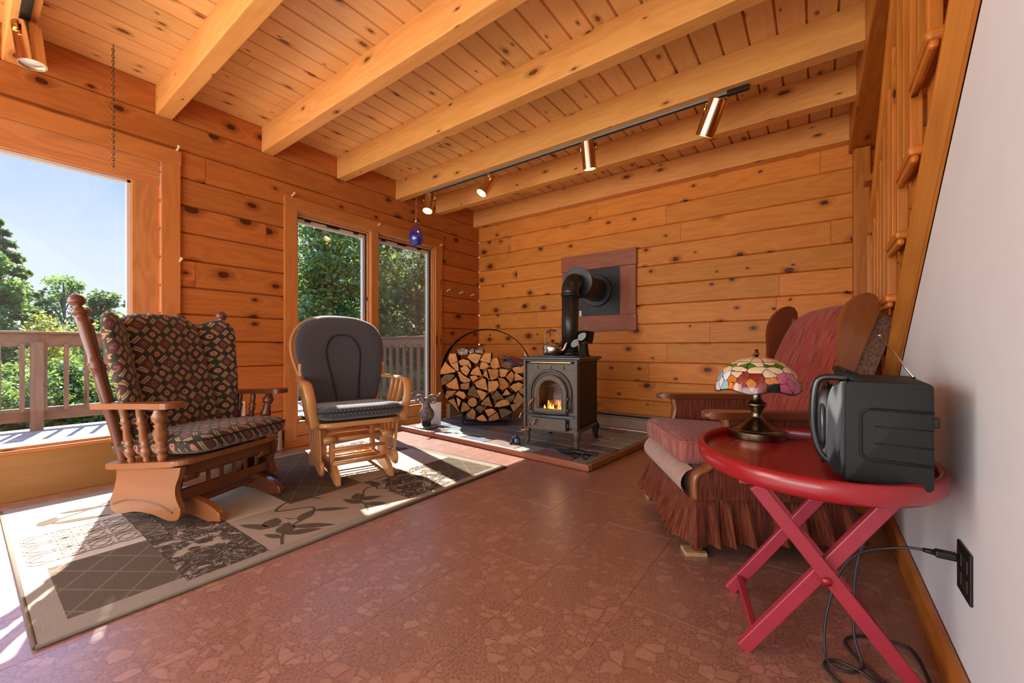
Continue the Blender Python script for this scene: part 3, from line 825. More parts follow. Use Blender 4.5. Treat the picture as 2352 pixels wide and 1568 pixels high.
m = MB(); m.tube([(-.23, .05, .255), (-.25, .0, .27), (-.262, -.02, .26), (-.266, -.03, .235)], .005, 8); m.lathe([(0, -.01), (.008, -.006), (.008, .006), (0, .01)], 8, T(-.266, -.03, .232)); m.build('damper_handle', M_CHROME, sv)
m = MB(); m.box((0, SD/2, SB - .012), (SW + .02, SD + .02, .03), bev=.008); m.build('base_skirt', M_IRON, sv)
for sx in (-1, 1):
    for y in (.01, SD - .01):
        m = MB(); sy = -1 if y < .1 else 1
        x = sx * (SW/2 - .01)
        S = spline([(x - sx*.02, y - sy*.02, SB - .005), (x + sx*.002, y + sy*.002, SB - .035), (x - sx*.004, y - sy*.004, .06), (x + sx*.006, y + sy*.006, .004)], 5)
        rr = [.036 - .022 * (i / (len(S)-1)) ** .7 for i in range(len(S))]
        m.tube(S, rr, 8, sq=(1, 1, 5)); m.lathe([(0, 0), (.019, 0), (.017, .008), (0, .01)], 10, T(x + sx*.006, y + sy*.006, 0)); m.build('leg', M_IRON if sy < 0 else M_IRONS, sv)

# stove pipe and its wall pass-through
toW = lambda x, y, z: sv_m @ Vector((x, y, z))
sv_m = Matrix.Translation((-1.735, 2.87, HZ)) @ Matrix.Rotation(SA, 4, 'Z')
px_, py_, _ = toW(.0, .43, 0)
pz0 = HZ + ST + .026
pp = thing('stove_pipe', 'black stovepipe rising from the stove and elbowing into the wall', 'stovepipe', (px_, py_, pz0))
wall_c = Vector((-1.895 - px_, 4.085 - py_, 1.465 - pz0))
hd = Vector((wall_c.x, wall_c.y, 0)); hd.normalize()
r = .075; zc = wall_c.z; er = .115
m = MB(); m.tube([(0, 0, 0), (0, 0, zc - er)], r, 28); m.tube([(0, 0, .0), (0, 0, .025)], r + .012, 28); m.tube([(0, 0, .04), (0, 0, .048)], r + .003, 28); m.build('vertical_pipe', M_PIPE, pp)
m = MB()
path = [(0, 0, zc - er - .02)]
for a in (0, 30, 60, 90):
    A = rad(a); path.append((hd.x * er * (1 - math.cos(A)), hd.y * er * (1 - math.cos(A)), zc - er + er * math.sin(A)))
m.tube(path, r + .004, 28)
m.tube([(0, 0, zc - er - .03), (0, 0, zc - er - .012)], r + .007, 28); m.build('elbow', M_PIPE, pp)
e0 = hd * er + Vector((0, 0, zc))
m = MB(); m.tube([e0 - hd*.02, wall_c], r + .002, 28); m.build('horizontal_pipe', M_PIPE, pp)
m = MB(); d1 = e0 + hd * .06
m.tube([d1, d1 + hd * .008], [.150, .152], 36); m.tube([d1 + hd*.008, wall_c - hd*.03], [.12, .12], 32); m.build('heat_shield_collar', M_PIPE, pp)
m = MB(); m.tube([wall_c - hd*.032, wall_c - hd*.02], [.165, .17], 36); m.build('wall_collar', M_PLATE, pp)
th = thing('wall_pass_through', 'square reddish wooden frame with black plate around the stovepipe', 'pass-through frame', (-1.892, 4.115, 1.45))
m = MB(); m.box((0, -.012, .003), (.56, .012, .54)); m.build('metal_plate', M_PLATE, th)
W2, H2 = .434, .42
m = MB(); m.box((0, -.02, H2 - .082), (2*W2, .03, .168), bev=.004); m.build('frame_board', W_THIM, th)
m = MB(); m.box((0, -.02, -H2 + .085), (2*W2, .03, .168), bev=.004); m.build('frame_board', W_THIM, th)
for sx in (-1, 1):
    m = MB(); m.box((sx * (W2 - .09), -.019, 0), (.168, .028, 2*H2 - .336), bev=.004); m.build('frame_board', W_THIM, th)
m = MB(); m.box((-.20, -.02, -.22), (.028, .002, .062)); m.build('sticker', M_PAPER, th)

# kettle
kx, ky, _ = toW(-.115, .30, 0); kz = HZ + ST + .0265
ke = thing('tea_kettle', 'stainless steel tea kettle with looped handle on the stove top', 'kettle', (kx, ky, kz), rad(20))
m = MB(); S = [(0, 0), (.068, 0), (.078, .006), (.086, .03), (.088, .06), (.083, .085), (.074, .098), (.066, .102)]
m.lathe(spline(S[1:], 4)[0:] if 0 else [(0, 0)] + spline(S[1:], 5) + [(0, .103)], 36); m.build('kettle_body', M_CHROME, ke, smooth=40)
m = MB(); m.lathe([(.067, .100)] + spline([(.067, .102), (.05, .112), (.02, .117), (.008, .118)], 4) + [(0, .118)], 32); lid = m.build('lid', M_CHROME, ke, smooth=40)
m = MB(); m.lathe([(0, .116), (.007, .116), (.007, .122), (.016, .126), (.018, .133), (.012, .138), (0, .139)], 16); m.build('lid_knob', M_PLASTG, lid)
m = MB(); S = spline([(.075, 0, .04), (.10, 0, .05), (.112, 0, .075), (.122, 0, .10), (.135, 0, .108)], 5); m.tube(S, [.022 - .012 * i / (len(S)-1) for i in range(len(S))], 12); m.build('spout', M_CHROME, ke)
m = MB(); S = spline([(-.068, 0, .095), (-.066, 0, .15), (-.058, 0, .195), (-.03, 0, .218), (.0, 0, .222), (.03, 0, .215), (.052, 0, .185), (.063, 0, .14), (.066, 0, .095)], 5); m.tube(S, 1, 8, sq=(.004, .007)); hd_ = m.build('handle', M_PEWTER, ke)
m = MB(); S = spline([(-.056, 0, .198), (-.03, 0, .219), (.0, 0, .223), (.032, 0, .215)], 5); m.tube(S, .009, 10); m.build('grip', M_PLASTG, hd_)

# heat powered fan
fx, fy, _ = toW(.165, .33, 0)
fn = thing('stove_fan', 'small black stove top fan with silver blades beside the stovepipe', 'stove fan', (fx, fy, kz - .008), rad(-14))
m = MB(); m.prism([(-.045, 0), (.045, 0), (.036, .02), (.026, .115), (-.026, .115), (-.036, .02)], .05, frame((1, 0, 0), (0, 0, 1), (0, -1, 0), (0, .025, 0)), bev=.003); m.build('base', M_BLACK, fn)
m = MB()
for k in range(-4, 5):
    m.box((k * .0125 * (1 + .0), .0, .172), (.004, .052, .10), T(0, 0, 0, 0, k * .05, 0))
m.box((0, 0, .128), (.085, .05, .02), bev=.003); m.build('cooling_fins', M_BLACK, fn)
m = MB(); m.tube([(-.035, 0, .225), (-.03, 0, .25), (-.01, 0, .266), (.012, 0, .266), (.03, 0, .25), (.035, 0, .225)], .0022, 6); m.build('carry_loop', M_CHROME, fn)
m = MB(); m.tube([(0, -.02, .14), (0, -.07, .14)], .014, 14); m.build('motor', M_BLACK, fn)
m = MB()
for s_ in (1, -1):
    pl = spline([(.004*s_, .008*s_), (.03*s_, .034*s_), (.075*s_, .030*s_), (.098*s_, .012*s_), (.085*s_, -.012*s_), (.045*s_, -.022*s_), (.006*s_, -.012*s_)], 4, True)
    m.prism(pl, .002, frame((1, 0, 0), (0, 0, 1), (0, -1, 0), (0, -.068, .14)) @ Matrix.Rotation(rad(28), 4, 'Z') @ Matrix.Rotation(rad(14 * 1), 4, 'X'))
m.lathe([(0, 0), (.01, 0), (.008, .01), (0, .012)], 12, frame((1, 0, 0), (0, 0, 1), (0, -1, 0), (0, -.068, .14))); m.build('fan_blade', simple('silver_blade', '#c4c8c2', .35, .6), fn)

# ------------------------------------------------------------------ round log rack with split logs
RA = rad(36.5); RRAD = .478
RO = Vector((-2.777, 3.30, HZ))
rk = thing('log_rack', 'round black steel firewood hoop standing in the corner by the stove', 'log rack', RO, RA)
rcz = RRAD + .045
m = MB(); RP = [(RRAD * math.cos(2*PI*k/72), 0, rcz + RRAD * math.sin(2*PI*k/72)) for k in range(72)]
for yy in (-.0,):
    n = 72; rings = []
    for k in range(n):
        a = 2*PI*k/n; ca, sa = math.cos(a), math.sin(a)
        rings.append([m.bm.verts.new(((RRAD + dr) * ca, y, rcz + (RRAD + dr) * sa)) for dr, y in ((0, -.02), (.006, -.02), (.006, .20), (0, .20))])
    for k in range(n):
        j = (k + 1) % n
        for q in range(4): m.face([rings[k][q], rings[k][(q+1) % 4], rings[j][(q+1) % 4], rings[j][q]], [(0, 0)] * 4, True)
m.build('hoop', M_BLACK, rk)
for y in (-.015, .19):
    m = MB(); m.tube(spline([(-.245, y, .14), (-.25, y, .09), (-.25, y, .03), (-.235, y, .012), (-.20, y, .01), (0, y, .01), (.20, y, .01), (.235, y, .012), (.25, y, .03), (.25, y, .09), (.245, y, .14)], 4), .011, 10); m.build('foot', M_BLACK, rk)
LOGS = [
 ('p', [(195,455),(285,450),(312,560),(205,592),(180,520)]), ('p', [(440,505),(470,462),(545,447),(645,470),(580,598),(520,572)]),
 ('p', [(660,480),(700,447),(785,447),(780,540),(755,585),(625,545)]), ('p', [(790,520),(870,505),(905,640),(850,665),(800,658),(760,590)]),
 ('g', [(925,600),(990,558),(1090,580),(1040,665),(980,660)]), ('p', [(57,680),(135,570),(280,690),(265,715),(60,743)]),
 ('p', [(203,596),(316,572),(330,688),(290,690)]), ('p', [(320,560),(380,527),(460,542),(500,610),(498,668),(440,602),(400,626),(345,612)]),
 ('p', [(345,650),(400,634),(430,612),(488,682),(440,763),(370,710)]), ('p', [(490,738),(520,680),(600,622),(652,763)]),
 ('p', [(620,650),(650,568),(715,578),(758,620),(690,668),(630,665)]), ('p', [(663,750),(715,674),(748,808)]),
 ('o', [(727,667),(888,670),(884,750),(850,800),(782,828)]), ('p', [(897,662),(1033,680),(975,773),(912,778)]),
 ('p', [(1077,662),(1100,642),(1238,622),(1243,716),(1130,730)]), ('o', [(987,775),(1070,692),(1103,740),(1090,800),(1055,858)]),
 ('p', [(1108,732),(1150,732),(1248,800),(1190,823),(1120,833)]), ('g', [(82,898),(82,802),(130,747),(230,740),(275,757),(225,820),(150,868)]),
 ('p', [(142,890),(220,842),(290,778),(333,948),(260,950),(190,930)]), ('p', [(305,712),(340,707),(398,770),(493,815),(480,848),(400,863),(345,830)]),
 ('t', [(352,880),(400,868),(478,858),(470,948),(400,953),(355,940)]), ('p', [(480,772),(560,757),(603,790),(560,818),(525,848)]),
 ('p', [(542,860),(665,792),(700,812),(733,973),(640,950),(570,920)]), ('p', [(742,840),(878,832),(888,900),(850,958),(780,983),(745,985)]),
 ('o', [(882,790),(960,802),(1028,870),(1022,930),(990,932),(940,968),(905,930)]), ('p', [(1047,920),(1090,882),(1170,852),(1238,890),(1200,938),(1130,993)]),
 ('t', [(1167,960),(1243,922),(1243,1028),(1180,1000)]), ('t', [(135,1050),(160,972),(298,968),(240,1030),(150,1098)]),
 ('p', [(277,1015),(330,972),(400,987),(433,1040),(400,1088),(330,1050)]), ('g', [(442,1030),(480,932),(540,897),(618,1088)]),
 ('p', [(572,967),(620,957),(722,1005),(700,1058),(645,1103)]), ('g', [(782,1063),(860,962),(963,1080),(850,1103)]),
 ('p', [(932,1043),(995,947),(1058,1025)]), ('t', [(162,1120),(260,1077),(338,1288)]), ('p', [(297,1062),(355,1100),(340,1170),(315,1193)]),
 ('r', [(522 + 64*math.cos(k*PI/8), 1130 + 64*math.sin(k*PI/8)) for k in range(16)]), ('t', [(627,1170),(680,1100),(745,1052),(803,1203)]),
 ('p', [(827,1205),(860,1140),(930,1102),(1010,1102),(1043,1160),(1000,1188)]), ('g', [(972,1080),(1118,1022),(1090,1108),(1050,1138)]),
 ('t', [(1087,1130),(1155,987),(1243,1090),(1238,1128),(1150,1148)]), ('t', [(347,1283),(370,1132),(430,1152),(493,1233)]),
 ('t', [(432,1308),(520,1212),(573,1270),(553,1373),(470,1345)]), ('g', [(557,1222),(610,1177),(683,1197),(665,1250),(630,1288)]),
 ('p', [(567,1358),(665,1302),(733,1388),(690,1403),(620,1393)]), ('p', [(687,1247),(800,1222),(858,1265),(740,1338)]),
 ('t', [(747,1350),(870,1272),(908,1388),(830,1403),(747,1398)]), ('g', [(887,1242),(960,1227),(1058,1262),(1098,1300),(1000,1358),(927,1383)]),
 ('t', [(1052,1170),(1243,1137),(1238,1190),(1110,1293)]), ('b', [(290,388),(365,380),(440,388),(438,470),(300,472)]),
 ('b', [(447,405),(522,378),(537,436),(470,458)]), ('b', [(545,395),(600,383),(655,395),(660,440),(560,440)]),
 ('p', [(1240,430),(1292,432),(1336,488),(1240,490)]), ('p', [(1250,640),(1330,650),(1335,800),(1262,822)]), ('t', [(1262,850),(1345,835),(1322,1000),(1256,980)])]
def cut(nm, a, b):
    t = NT(nm); o = t.obj(); n = t.noise(o, 40, 4, .65, 1).outputs[0]; n2 = t.noise(o, 9, 3, .6).outputs[0]
    t.bsdf(t.mix(t.math('MULTIPLY', t.sstep(n, .35, .7), t.math('ADD', n2, .25)), C(a), C(b)), .85, bump=n, bstr=.4, bdist=.004); return t.mat
CUT = {'p': cut('fresh_cut_wood', '#dda468', '#b87a42'), 'o': cut('orange_cut_wood', '#c98a4c', '#9c6030'), 't': cut('tan_cut_wood', '#b28250', '#80603c'), 'g': cut('weathered_cut_wood', '#85694a', '#4e3e2e'), 'r': cut('round_cut_wood', '#c08e58', '#946a3e')}
t = NT('log_bark'); o = t.obj(); n = t.noise(t.scale(o, (1, .25, 1)), 60, 4, .7).outputs[0]
t.bsdf(t.mix(t.sstep(n, .35, .65), C('#3a2a1e'), C('#7d6448')), .95, bump=n, bstr=.8, bdist=.006); M_BARK = t.mat
t = NT('birch_bark'); o = t.obj(); n = t.noise(t.scale(o, (1, 4, 1)), 34, 4, .7).outputs[0]
t.bsdf(t.mix(t.sstep(n, .40, .62), C('#5e564e'), C('#c9c0b2')), .9, bump=n, bstr=.6, bdist=.004); CUT['b'] = t.mat
ord_ = ['first', 'second', 'third', 'fourth', 'fifth', 'sixth', 'seventh', 'eighth', 'ninth', 'tenth', 'eleventh', 'twelfth']
cent = [(sum(p[0] for p in L[1]) / len(L[1]), sum(p[1] for p in L[1]) / len(L[1])) for L in LOGS]
layers = {}
lay_edges = [420, 530, 640, 750, 860, 960, 1060, 1160, 1260, 1500]
lname = ['top row', 'row below the topmost', 'third row down', 'fourth row down', 'fifth row down', 'fourth row up', 'third row up', 'second row up', 'second row up', 'bottom row']
for i, c in enumerate(cent):
    b = sum(1 for e in lay_edges if c[1] > e); layers.setdefault(b, []).append(i)
lname = {0: 'hoop\'s topmost layer', 1: 'hoop\'s second layer down', 2: 'hoop\'s third layer down', 3: 'hoop\'s fourth layer down', 4: 'hoop\'s fifth layer down', 5: 'hoop\'s fifth layer up', 6: 'hoop\'s fourth layer up', 7: 'hoop\'s third layer up', 8: 'hoop\'s second layer up', 9: 'hoop\'s bottom layer'}
rank = {}
for b, L in layers.items():
    for k, i in enumerate(sorted(L, key=lambda q: cent[q][0])): rank[i] = (lname[b], ord_[k])
tone = {'p': 'pale', 'o': 'orange', 't': 'tan', 'g': 'grey', 'r': 'round', 'b': 'bark covered'}
rk_m = Matrix.Translation(RO) @ Matrix.Rotation(RA, 4, 'Z')
for i, (k, pl) in enumerate(LOGS):
    sc = RRAD / 652.0
    back = k == 'b'
    P = []
    for (x, y) in pl:
        u = (x - 710) * sc; v = rcz - (y - 757) * sc
        rr_ = math.hypot(u, v - rcz)
        lim = RRAD - .008
        if rr_ > lim: u *= lim / rr_; v = rcz + (v - rcz) * lim / rr_
        P.append((u, v))
    P = P[::-1]
    cx = sum(p[0] for p in P)/len(P); cy = sum(p[1] for p in P)/len(P)
    Q = []
    for a, b in zip(P, P[1:] + P[:1]):   # rough split edges
        Q.append(a); Q.append(((a[0]+b[0])/2 + R.uniform(-.0025, .0025), (a[1]+b[1])/2 + R.uniform(-.0025, .0025)))
    y0 = -.085 + R.uniform(-.022, .022) + (.06 if back else 0); L_ = R.uniform(.34, .40) - (.05 if back else 0)
    m = MB(); m.mi = 0
    m.prism([(a - cx, b - cy) for a, b in Q], L_, frame((1, 0, 0), (0, 0, 1), (0, 1, 0)), bev=.004, side=1, taper=.97)
    o = m.build('firewood_log', [CUT[k], M_BARK if not back else CUT['b']])
    o.matrix_world = rk_m @ Matrix.Translation((cx, y0, cy))
    shp = 'round' if k == 'r' else ('wedge' if len(pl) <= 4 else 'split')
    nm = {'r': 'whole round', 'b': 'birch bark covered split'}.get(k, tone[k] + (' wedge shaped' if len(pl) <= 4 else ' split'))
    lay, od = rank[i]
    tag(o, '%s log, %s from the left in the %s' % (nm, od, lay), 'firewood', 'split logs stacked in the round rack')
# oven mitt pair on the logs
m = MB(); m.pillow(rrect(-.115, -.05, .115, .05, .03), .022, xf=lambda p: (p[0], p[1], p[2] - .02 * math.cos(p[0]*9)))
mt = m.build('stove_mitt', [M_MITTB]); mt.matrix_world = rk_m @ T((1085-710)*sc, -.06, rcz - (545-757)*sc, 0, rad(32), 0)
tag(mt, 'folded blue and maroon hearth mitt lying on top of the logs', 'mitt')
m = MB(); m.pillow(rrect(-.085, -.055, .085, .055, .03), .03, xf=lambda p: (p[0], p[1], p[2] + .018 * math.sin(p[0]*14)))
q = m.build('maroon_palm', M_MITTR, mt); q.location = (.025, 0, .028); q.rotation_euler = (0, rad(-4), 0)

# ------------------------------------------------------------------ small things on the hearth
wc = thing('iron_sculpture', 'grey cast metal sculpture with pear body and two spoked wheel eyes', 'sculpture', (-3.178, 2.83, HZ), rad(38))
m = MB(); m.lathe([(0, 0), (.115, 0), (.12, .006), (.115, .016), (.05, .02), (0, .02)], 32, Matrix.Scale(1, 4)); m.build('base', M_GREYI, wc)
m = MB(); m.box((0, 0, .045), (.085, .05, .055), bev=.008); m.box((0, -.03, .03), (.04, .02, .03), bev=.004); m.build('pedestal', M_BLACK, wc)
m = MB(); S = spline([(0, .06), (.045, .066), (.072, .10), (.078, .135), (.066, .175), (.042, .21), (.034, .25), (.03, .285), (.018, .30), (0, .302)], 5)
m.lathe([(max(0, r), z) for r, z in S], 28, Matrix.Scale(.62, 4, (0, 1, 0))); m.lathe([(0, -.06), (.022, -.058), (.03, -.05), (.032, -.04), (0, -.035)], 16, frame((1, 0, 0), (0, 0, -1), (0, 1, 0), (0, .002, .13))); m.build('pear_body', M_GREYI, wc)
m = MB(); m.box((0, -.036, .185), (.042, .004, .052), T(0, 0, 0, rad(-8)) , bev=.001); m.build('price_card', M_PAPER, wc)
for s_ in (-1, 1):
    m = MB(); c = Vector((s_ * .064, -.02, .29))
    m.tube([(c.x + .04*math.cos(a), c.y, c.z + .04*math.sin(a)) for a in [2*PI*k/24 for k in range(24)]], .009, 8, True)
    for k in range(6): a = PI*k/3; m.tube([c, c + Vector((.038*math.cos(a), 0, .038*math.sin(a)))], .005, 6)
    m.lathe([(0, -.01), (.013, -.01), (.013, .01), (0, .01)], 12, frame((1, 0, 0), (0, 0, 1), (0, -1, 0), c)); wh = m.build('spoked_wheel', M_GREYI, wc)
    m = MB(); m.tube([c + Vector((s_*.04, 0, .022)), c + Vector((s_*.062, 0, .035))], .006, 8); m.lathe([(0, -.02), (.013, -.016), (.016, 0), (.013, .016), (0, .02)], 12, T(c.x + s_*.075, c.y, c.z + .045, 0, rad(60)*s_, 0)); m.build('ear', M_GREYI, wc)
m = MB(); m.box((0, 0, .118), (.205, .006, .235), T(0, 0, 0, rad(-9))); wb = m.build('white_card', M_PAPER, None, (-3.235, 2.94, HZ), rad(38)); tag(wb, 'blank white card leaning behind the iron sculpture', 'card')
fg = thing('ceramic_figurine', 'small dark blue glazed figurine on the slate beside the stove leg', 'figurine', (-2.03, 2.80, HZ), rad(20))
m = MB(); S = [(.0, .0), (.034, .002), (.036, .02), (.03, .045), (.018, .062), (0, .068)]; m.lathe([(max(0, r), z) for r, z in spline(S, 4)], 20, Matrix.Scale(.8, 4, (0, 1, 0)))
m.build('body', M_BLUEC, fg)
for s_ in (-1, 1):
    m = MB(); m.tube(spline([(s_*.016, -.018, .052), (s_*.03, -.03, .03), (s_*.03, -.034, .006), (s_*.042, -.05, .006)], 4), [.010]*12 + [.008], 8); m.build('arm', M_BLUEC, fg)
m = MB(); m.lathe([(0, -.014), (.012, -.008), (.014, 0), (.01, .01), (0, .014)], 14, T(0, -.02, .056)); m.build('head', M_BLUEC, fg)
ig = thing('iron_lizard', 'black cast iron lizard trivet lying on the front slate tiles', 'ornament', (-1.40, 2.72, HZ), rad(10))
m = MB(); S = spline([(-.20, .075, .025), (-.15, .05, .02), (-.10, .03, .02), (-.06, .015, .035), (0, 0, .038), (.06, .0, .036), (.11, .01, .034)], 5)
m.tube(S, [.008 + .012 * math.sin(PI * min(1, i / (len(S)-1))) for i in range(len(S))], 10); m.box((.085, .005, .038), (.11, .032, .014), bev=.005); m.build('body', M_BLACK, ig)
for (x, y, s_) in ((-.03, -.012, -1), (.05, -.012, -1), (-.03, .03, 1), (.05, .03, 1)):
    m = MB(); m.tube(spline([(x, y, .034), (x - .012, y + s_*.02, .024), (x + .004, y + s_*.032, .006), (x + .02, y + s_*.036, .004)], 4), .0085, 8); m.build('leg', M_BLACK, ig)

# ------------------------------------------------------------------ baseboard heaters
def heater(name, label, o, rz, L):
    h = thing(name, label, 'heater', o, rz)
    m = MB(); m.box((L/2, -.004, .088), (L, .008, .15)); m.box((L/2, -.062, .075), (L, .006, .115), bev=.002)
    m.box((L/2, -.03, .176), (L, .062, .006), T(), bev=.002); m.build('cover', M_HEAT, h)
    m = MB(); m.box((L/2, -.03, .155), (L, .055, .03)); m.box((L/2, -.06, .152), (L - .02, .01, .022)); m.build('louvre_gap', M_DARK, h)
    m = MB(); m.box((L/2, -.066, .142), (L, .008, .012), bev=.002); m.box((L/2, -.064, .168), (L, .006, .006)); m.build('damper', M_HEAT, h)
    for x in (0, L):
        m = MB(); m.box((x, -.036, .092), (.03, .072, .18), bev=.008); m.build('end_cap', M_HEAT, h)
heater('baseboard_heater', 'long beige baseboard heater along the wall behind the stove', (-2.35, YB, 0), 0, 2.5)
heater('baseboard_heater', 'short beige baseboard heater in the corner behind the log hoop', (XL, 3.52, 0), rad(90), .55)
heater('baseboard_heater', 'beige baseboard heater on the wall behind the plaid glider', (XL, .97, 0), rad(90), .60)
for o in ():
    pass
op = thing('outlet_plate', 'ivory wall outlet plate behind the plaid glider', 'outlet', (XL + .001, 1.28, .375), 0)
m = MB(); m.box((.003, 0, 0), (.006, .115, .115), bev=.002); m.build('plate', simple('ivory', '#e2d7bd', .5), op)
for y in (-.025, .025):
    for z in (-.02, .02):
        m = MB(); m.box((.0075, y, z), (.003, .028, .026), bev=.001); m.build('socket', simple('ivory_socket', '#b9ad92', .5), op)
# ------------------------------------------------------------------ fabrics
def plaid(name):
    t = NT(name); uv = t.uv()
    mp = t.n('ShaderNodeMapping'); t.l(uv, mp.inputs[0]); mp.inputs['Rotation'].default_value = (0, 0, rad(45)); s_ = 1 / .076; mp.inputs['Scale'].default_value = (s_, s_, s_)
    sp = t.n('ShaderNodeSeparateXYZ'); t.l(mp.outputs[0], sp.inputs[0])
    fx = t.math('FRACT', sp.outputs[0]); fy = t.math('FRACT', sp.outputs[1])
    a = t.math('ABSOLUTE', t.math('SUBTRACT', fx, .5)); b = t.math('ABSOLUTE', t.math('SUBTRACT', fy, .5))
    mxx = t.math('MAXIMUM', a, b); mn = t.math('MINIMUM', a, b)
    ix = t.math('FLOOR', sp.outputs[0]); iy = t.math('FLOOR', sp.outputs[1])
    chk = t.math('MODULO', t.math('ABSOLUTE', t.math('ADD', ix, iy)), 2)
    rr = t.math('SQRT', t.math('ADD', t.math('MULTIPLY', t.math('SUBTRACT', fx, .5), t.math('SUBTRACT', fx, .5)), t.math('MULTIPLY', t.math('SUBTRACT', fy, .5), t.math('SUBTRACT', fy, .5))))
    ground = t.mix(chk, C('#3f3328'), C('#573434'))
    ground = t.mix(t.sstep(rr, .20, .16), ground, t.mix(chk, C('#b07c60'), C('#7a5254')))
    ground = t.mix(t.sstep(rr, .06, .04), ground, C('#3c2a24'))
    band = t.math('GREATER_THAN', mxx, .33)
    st_ = t.math('MULTIPLY', band, t.math('LESS_THAN', mn, .28))
    two = t.math('MULTIPLY', st_, t.math('MULTIPLY', t.math('GREATER_THAN', mxx, .375), t.math('LESS_THAN', t.math('ABSOLUTE', t.math('SUBTRACT', t.math('ABSOLUTE', t.math('SUBTRACT', mxx, .43)), .028)), .017)))
    col = t.mix(band, ground, C('#33322a'))
    col = t.mix(two, col, C('#c3a878'))
    wv = t.noise(uv, 500, 2, .6).outputs[0]
    col = t.mix(t.math('MULTIPLY', t.sstep(wv, .3, .7), .35), col, C('#15120f'))
    t.bsdf(col, .9, 0, .15, bump=wv, bstr=.4, Sheen_Weight=.2)
    return t.mat
F_PLAID = plaid('plaid_tapestry')
t = NT('speckled_charcoal'); uv = t.uv(); sp = t.n('ShaderNodeSeparateXYZ'); t.l(t.scale(uv, (1/.017, 1/.012, 1)), sp.inputs[0])
row = t.math('FLOOR', sp.outputs[1]); fx = t.math('FRACT', t.math('ADD', sp.outputs[0], t.math('MULTIPLY', row, .5))); fy = t.math('FRACT', sp.outputs[1])
dx = t.math('SUBTRACT', fx, .5); dy = t.math('SUBTRACT', fy, .5); dd = t.math('SQRT', t.math('ADD', t.math('MULTIPLY', dx, dx), t.math('MULTIPLY', t.math('MULTIPLY', dy, dy), .5)))
wv = t.noise(uv, 420, 2, .6).outputs[0]
col = t.mix(t.sstep(dd, .16, .08), C('#45454b'), C('#8a8788')); col = t.mix(t.math('MULTIPLY', t.sstep(wv, .3, .7), .4), col, C('#2c2c31'))
t.bsdf(col, .95, 0, .1, bump=wv, bstr=.4, Sheen_Weight=.35); F_GREY = t.mat
M_PIPING = simple('charcoal_piping', '#26262a', .9)
def chenille(name, a, b, c, vert='y'):
    t = NT(name); o = t.uv()
    n1 = t.noise(t.scale(o, (170, 9, 9) if vert == 'y' else (9, 170, 9)), 1, 3, .65).outputs[0]
    n2 = t.noise(t.scale(o, (16, 5, 5)), 1, 3, .6).outputs[0]; n3 = t.noise(o, 380, 2).outputs[0]
    col = t.mix(t.sstep(n1, .35, .65), C(a), C(b)); col = t.mix(t.math('MULTIPLY', t.sstep(n2, .45, .75), .7), col, C(c)); col = t.mix(t.math('MULTIPLY', t.sstep(n3, .4, .7), .25), col, C('#2a1410'))
    t.bsdf(col, .92, 0, .15, bump=n1, bstr=.5, bdist=.003, Sheen_Weight=.12); return t.mat
F_RED = chenille('red_chenille', '#762c24', '#a65646', '#a02a2a')
F_REDD = chenille('brown_red_chenille', '#4a2216', '#7a3d28', '#662816')
F_PINK = chenille('faded_chenille', '#844844', '#a66c62', '#90504a')
F_PALE = chenille('worn_pale_chenille', '#a08076', '#bda294', '#a88a7e')

def spin(mb, a, b, prof, n=12):
    """turned piece from a to b, profile [(t, r)]"""
    a, b = Vector(a), Vector(b); z = b - a; L = z.length; z.normalize()
    x = z.orthogonal().normalized(); y = z.cross(x)
    mb.lathe([(r, t_ * L) for t_, r in prof], n, frame(x, y, z, a))
XZ = lambda y: frame((1, 0, 0), (0, 0, 1), (0, -1, 0), (0, y, 0))   # local xy -> chair x,z

# ------------------------------------------------------------------ plaid glider
g1 = thing('glider_rocker', 'dark cherry glider rocker with plaid tapestry cushions beside the large window', 'rocking chair', (-2.68, .79, .0125), rad(24.8))
for s_ in (-1, 1):
    m = MB()
    top = spline([(-.33, .005), (-.32, .045), (-.26, .085), (-.14, .115), (0, .125), (.14, .115), (.26, .085), (.325, .045), (.335, .005)], 5)
    m.prism(top + [(.26, .0), (.18, .028), (0, .05), (-.18, .028), (-.26, .0)], .032, XZ(s_*.19 + .016), bev=.004); m.build('runner', W_CHERRY_SHADE if s_ > 0 else W_CHERRY, g1)
    m = MB(); m.prism([(-.06, .10), (.06, .10), (.08, .16), (.10, .235), (.075, .262), (.03, .25), (-.05, .25), (-.075, .262), (-.10, .235), (-.08, .16)], .03, XZ(s_*.19 + .015), bev=.004); m.build('base_upright', W_CHERRY_SHADE, g1)
    m = MB()
    pl = spline([(.215, .283), (.205, .24), (.185, .19), (.188, .14), (.212, .09), (.205, .048), (.16, .03), (.05, .055), (-.05, .06), (-.135, .044), (-.188, .05), (-.205, .09), (-.182, .15), (-.165, .21), (-.16, .262)], 5)
    m.prism(pl, .026, XZ(s_*.285 + .013), bev=.005); sd = m.build('side_panel', W_CHERRY if s_ < 0 else W_CHERRY_SHADE, g1)
    m = MB(); m.tube([(x, s_*.298, z) for x, z in spline([(-.185, .085), (-.1, .112), (0, .116), (.1, .1), (.17, .072)], 6)], .004, 6); m.build('carved_groove', W_CHERRY_SHADE, sd)
    m = MB(); m.tube([(.17, s_*.185, .222), (.17, s_*.265, .222)], .024, 14); m.build('pivot', W_CHERRY_SHADE, g1)
m = MB(); m.bar((.13, -.19, .075), (.13, .19, .075), .05, .024, .004); m.build('floor_stretcher', W_CHERRY_SHADE, g1)
m = MB(); m.bar((.16, -.27, .135), (.16, .27, .135), .022, .052, .004); m.build('lower_rail', W_CHERRY_SHADE, g1)
m = MB(); m.bar((.16, -.27, .225), (.16, .27, .225), .018, .02, .003); m.build('upper_rail', W_CHERRY_SHADE, g1)
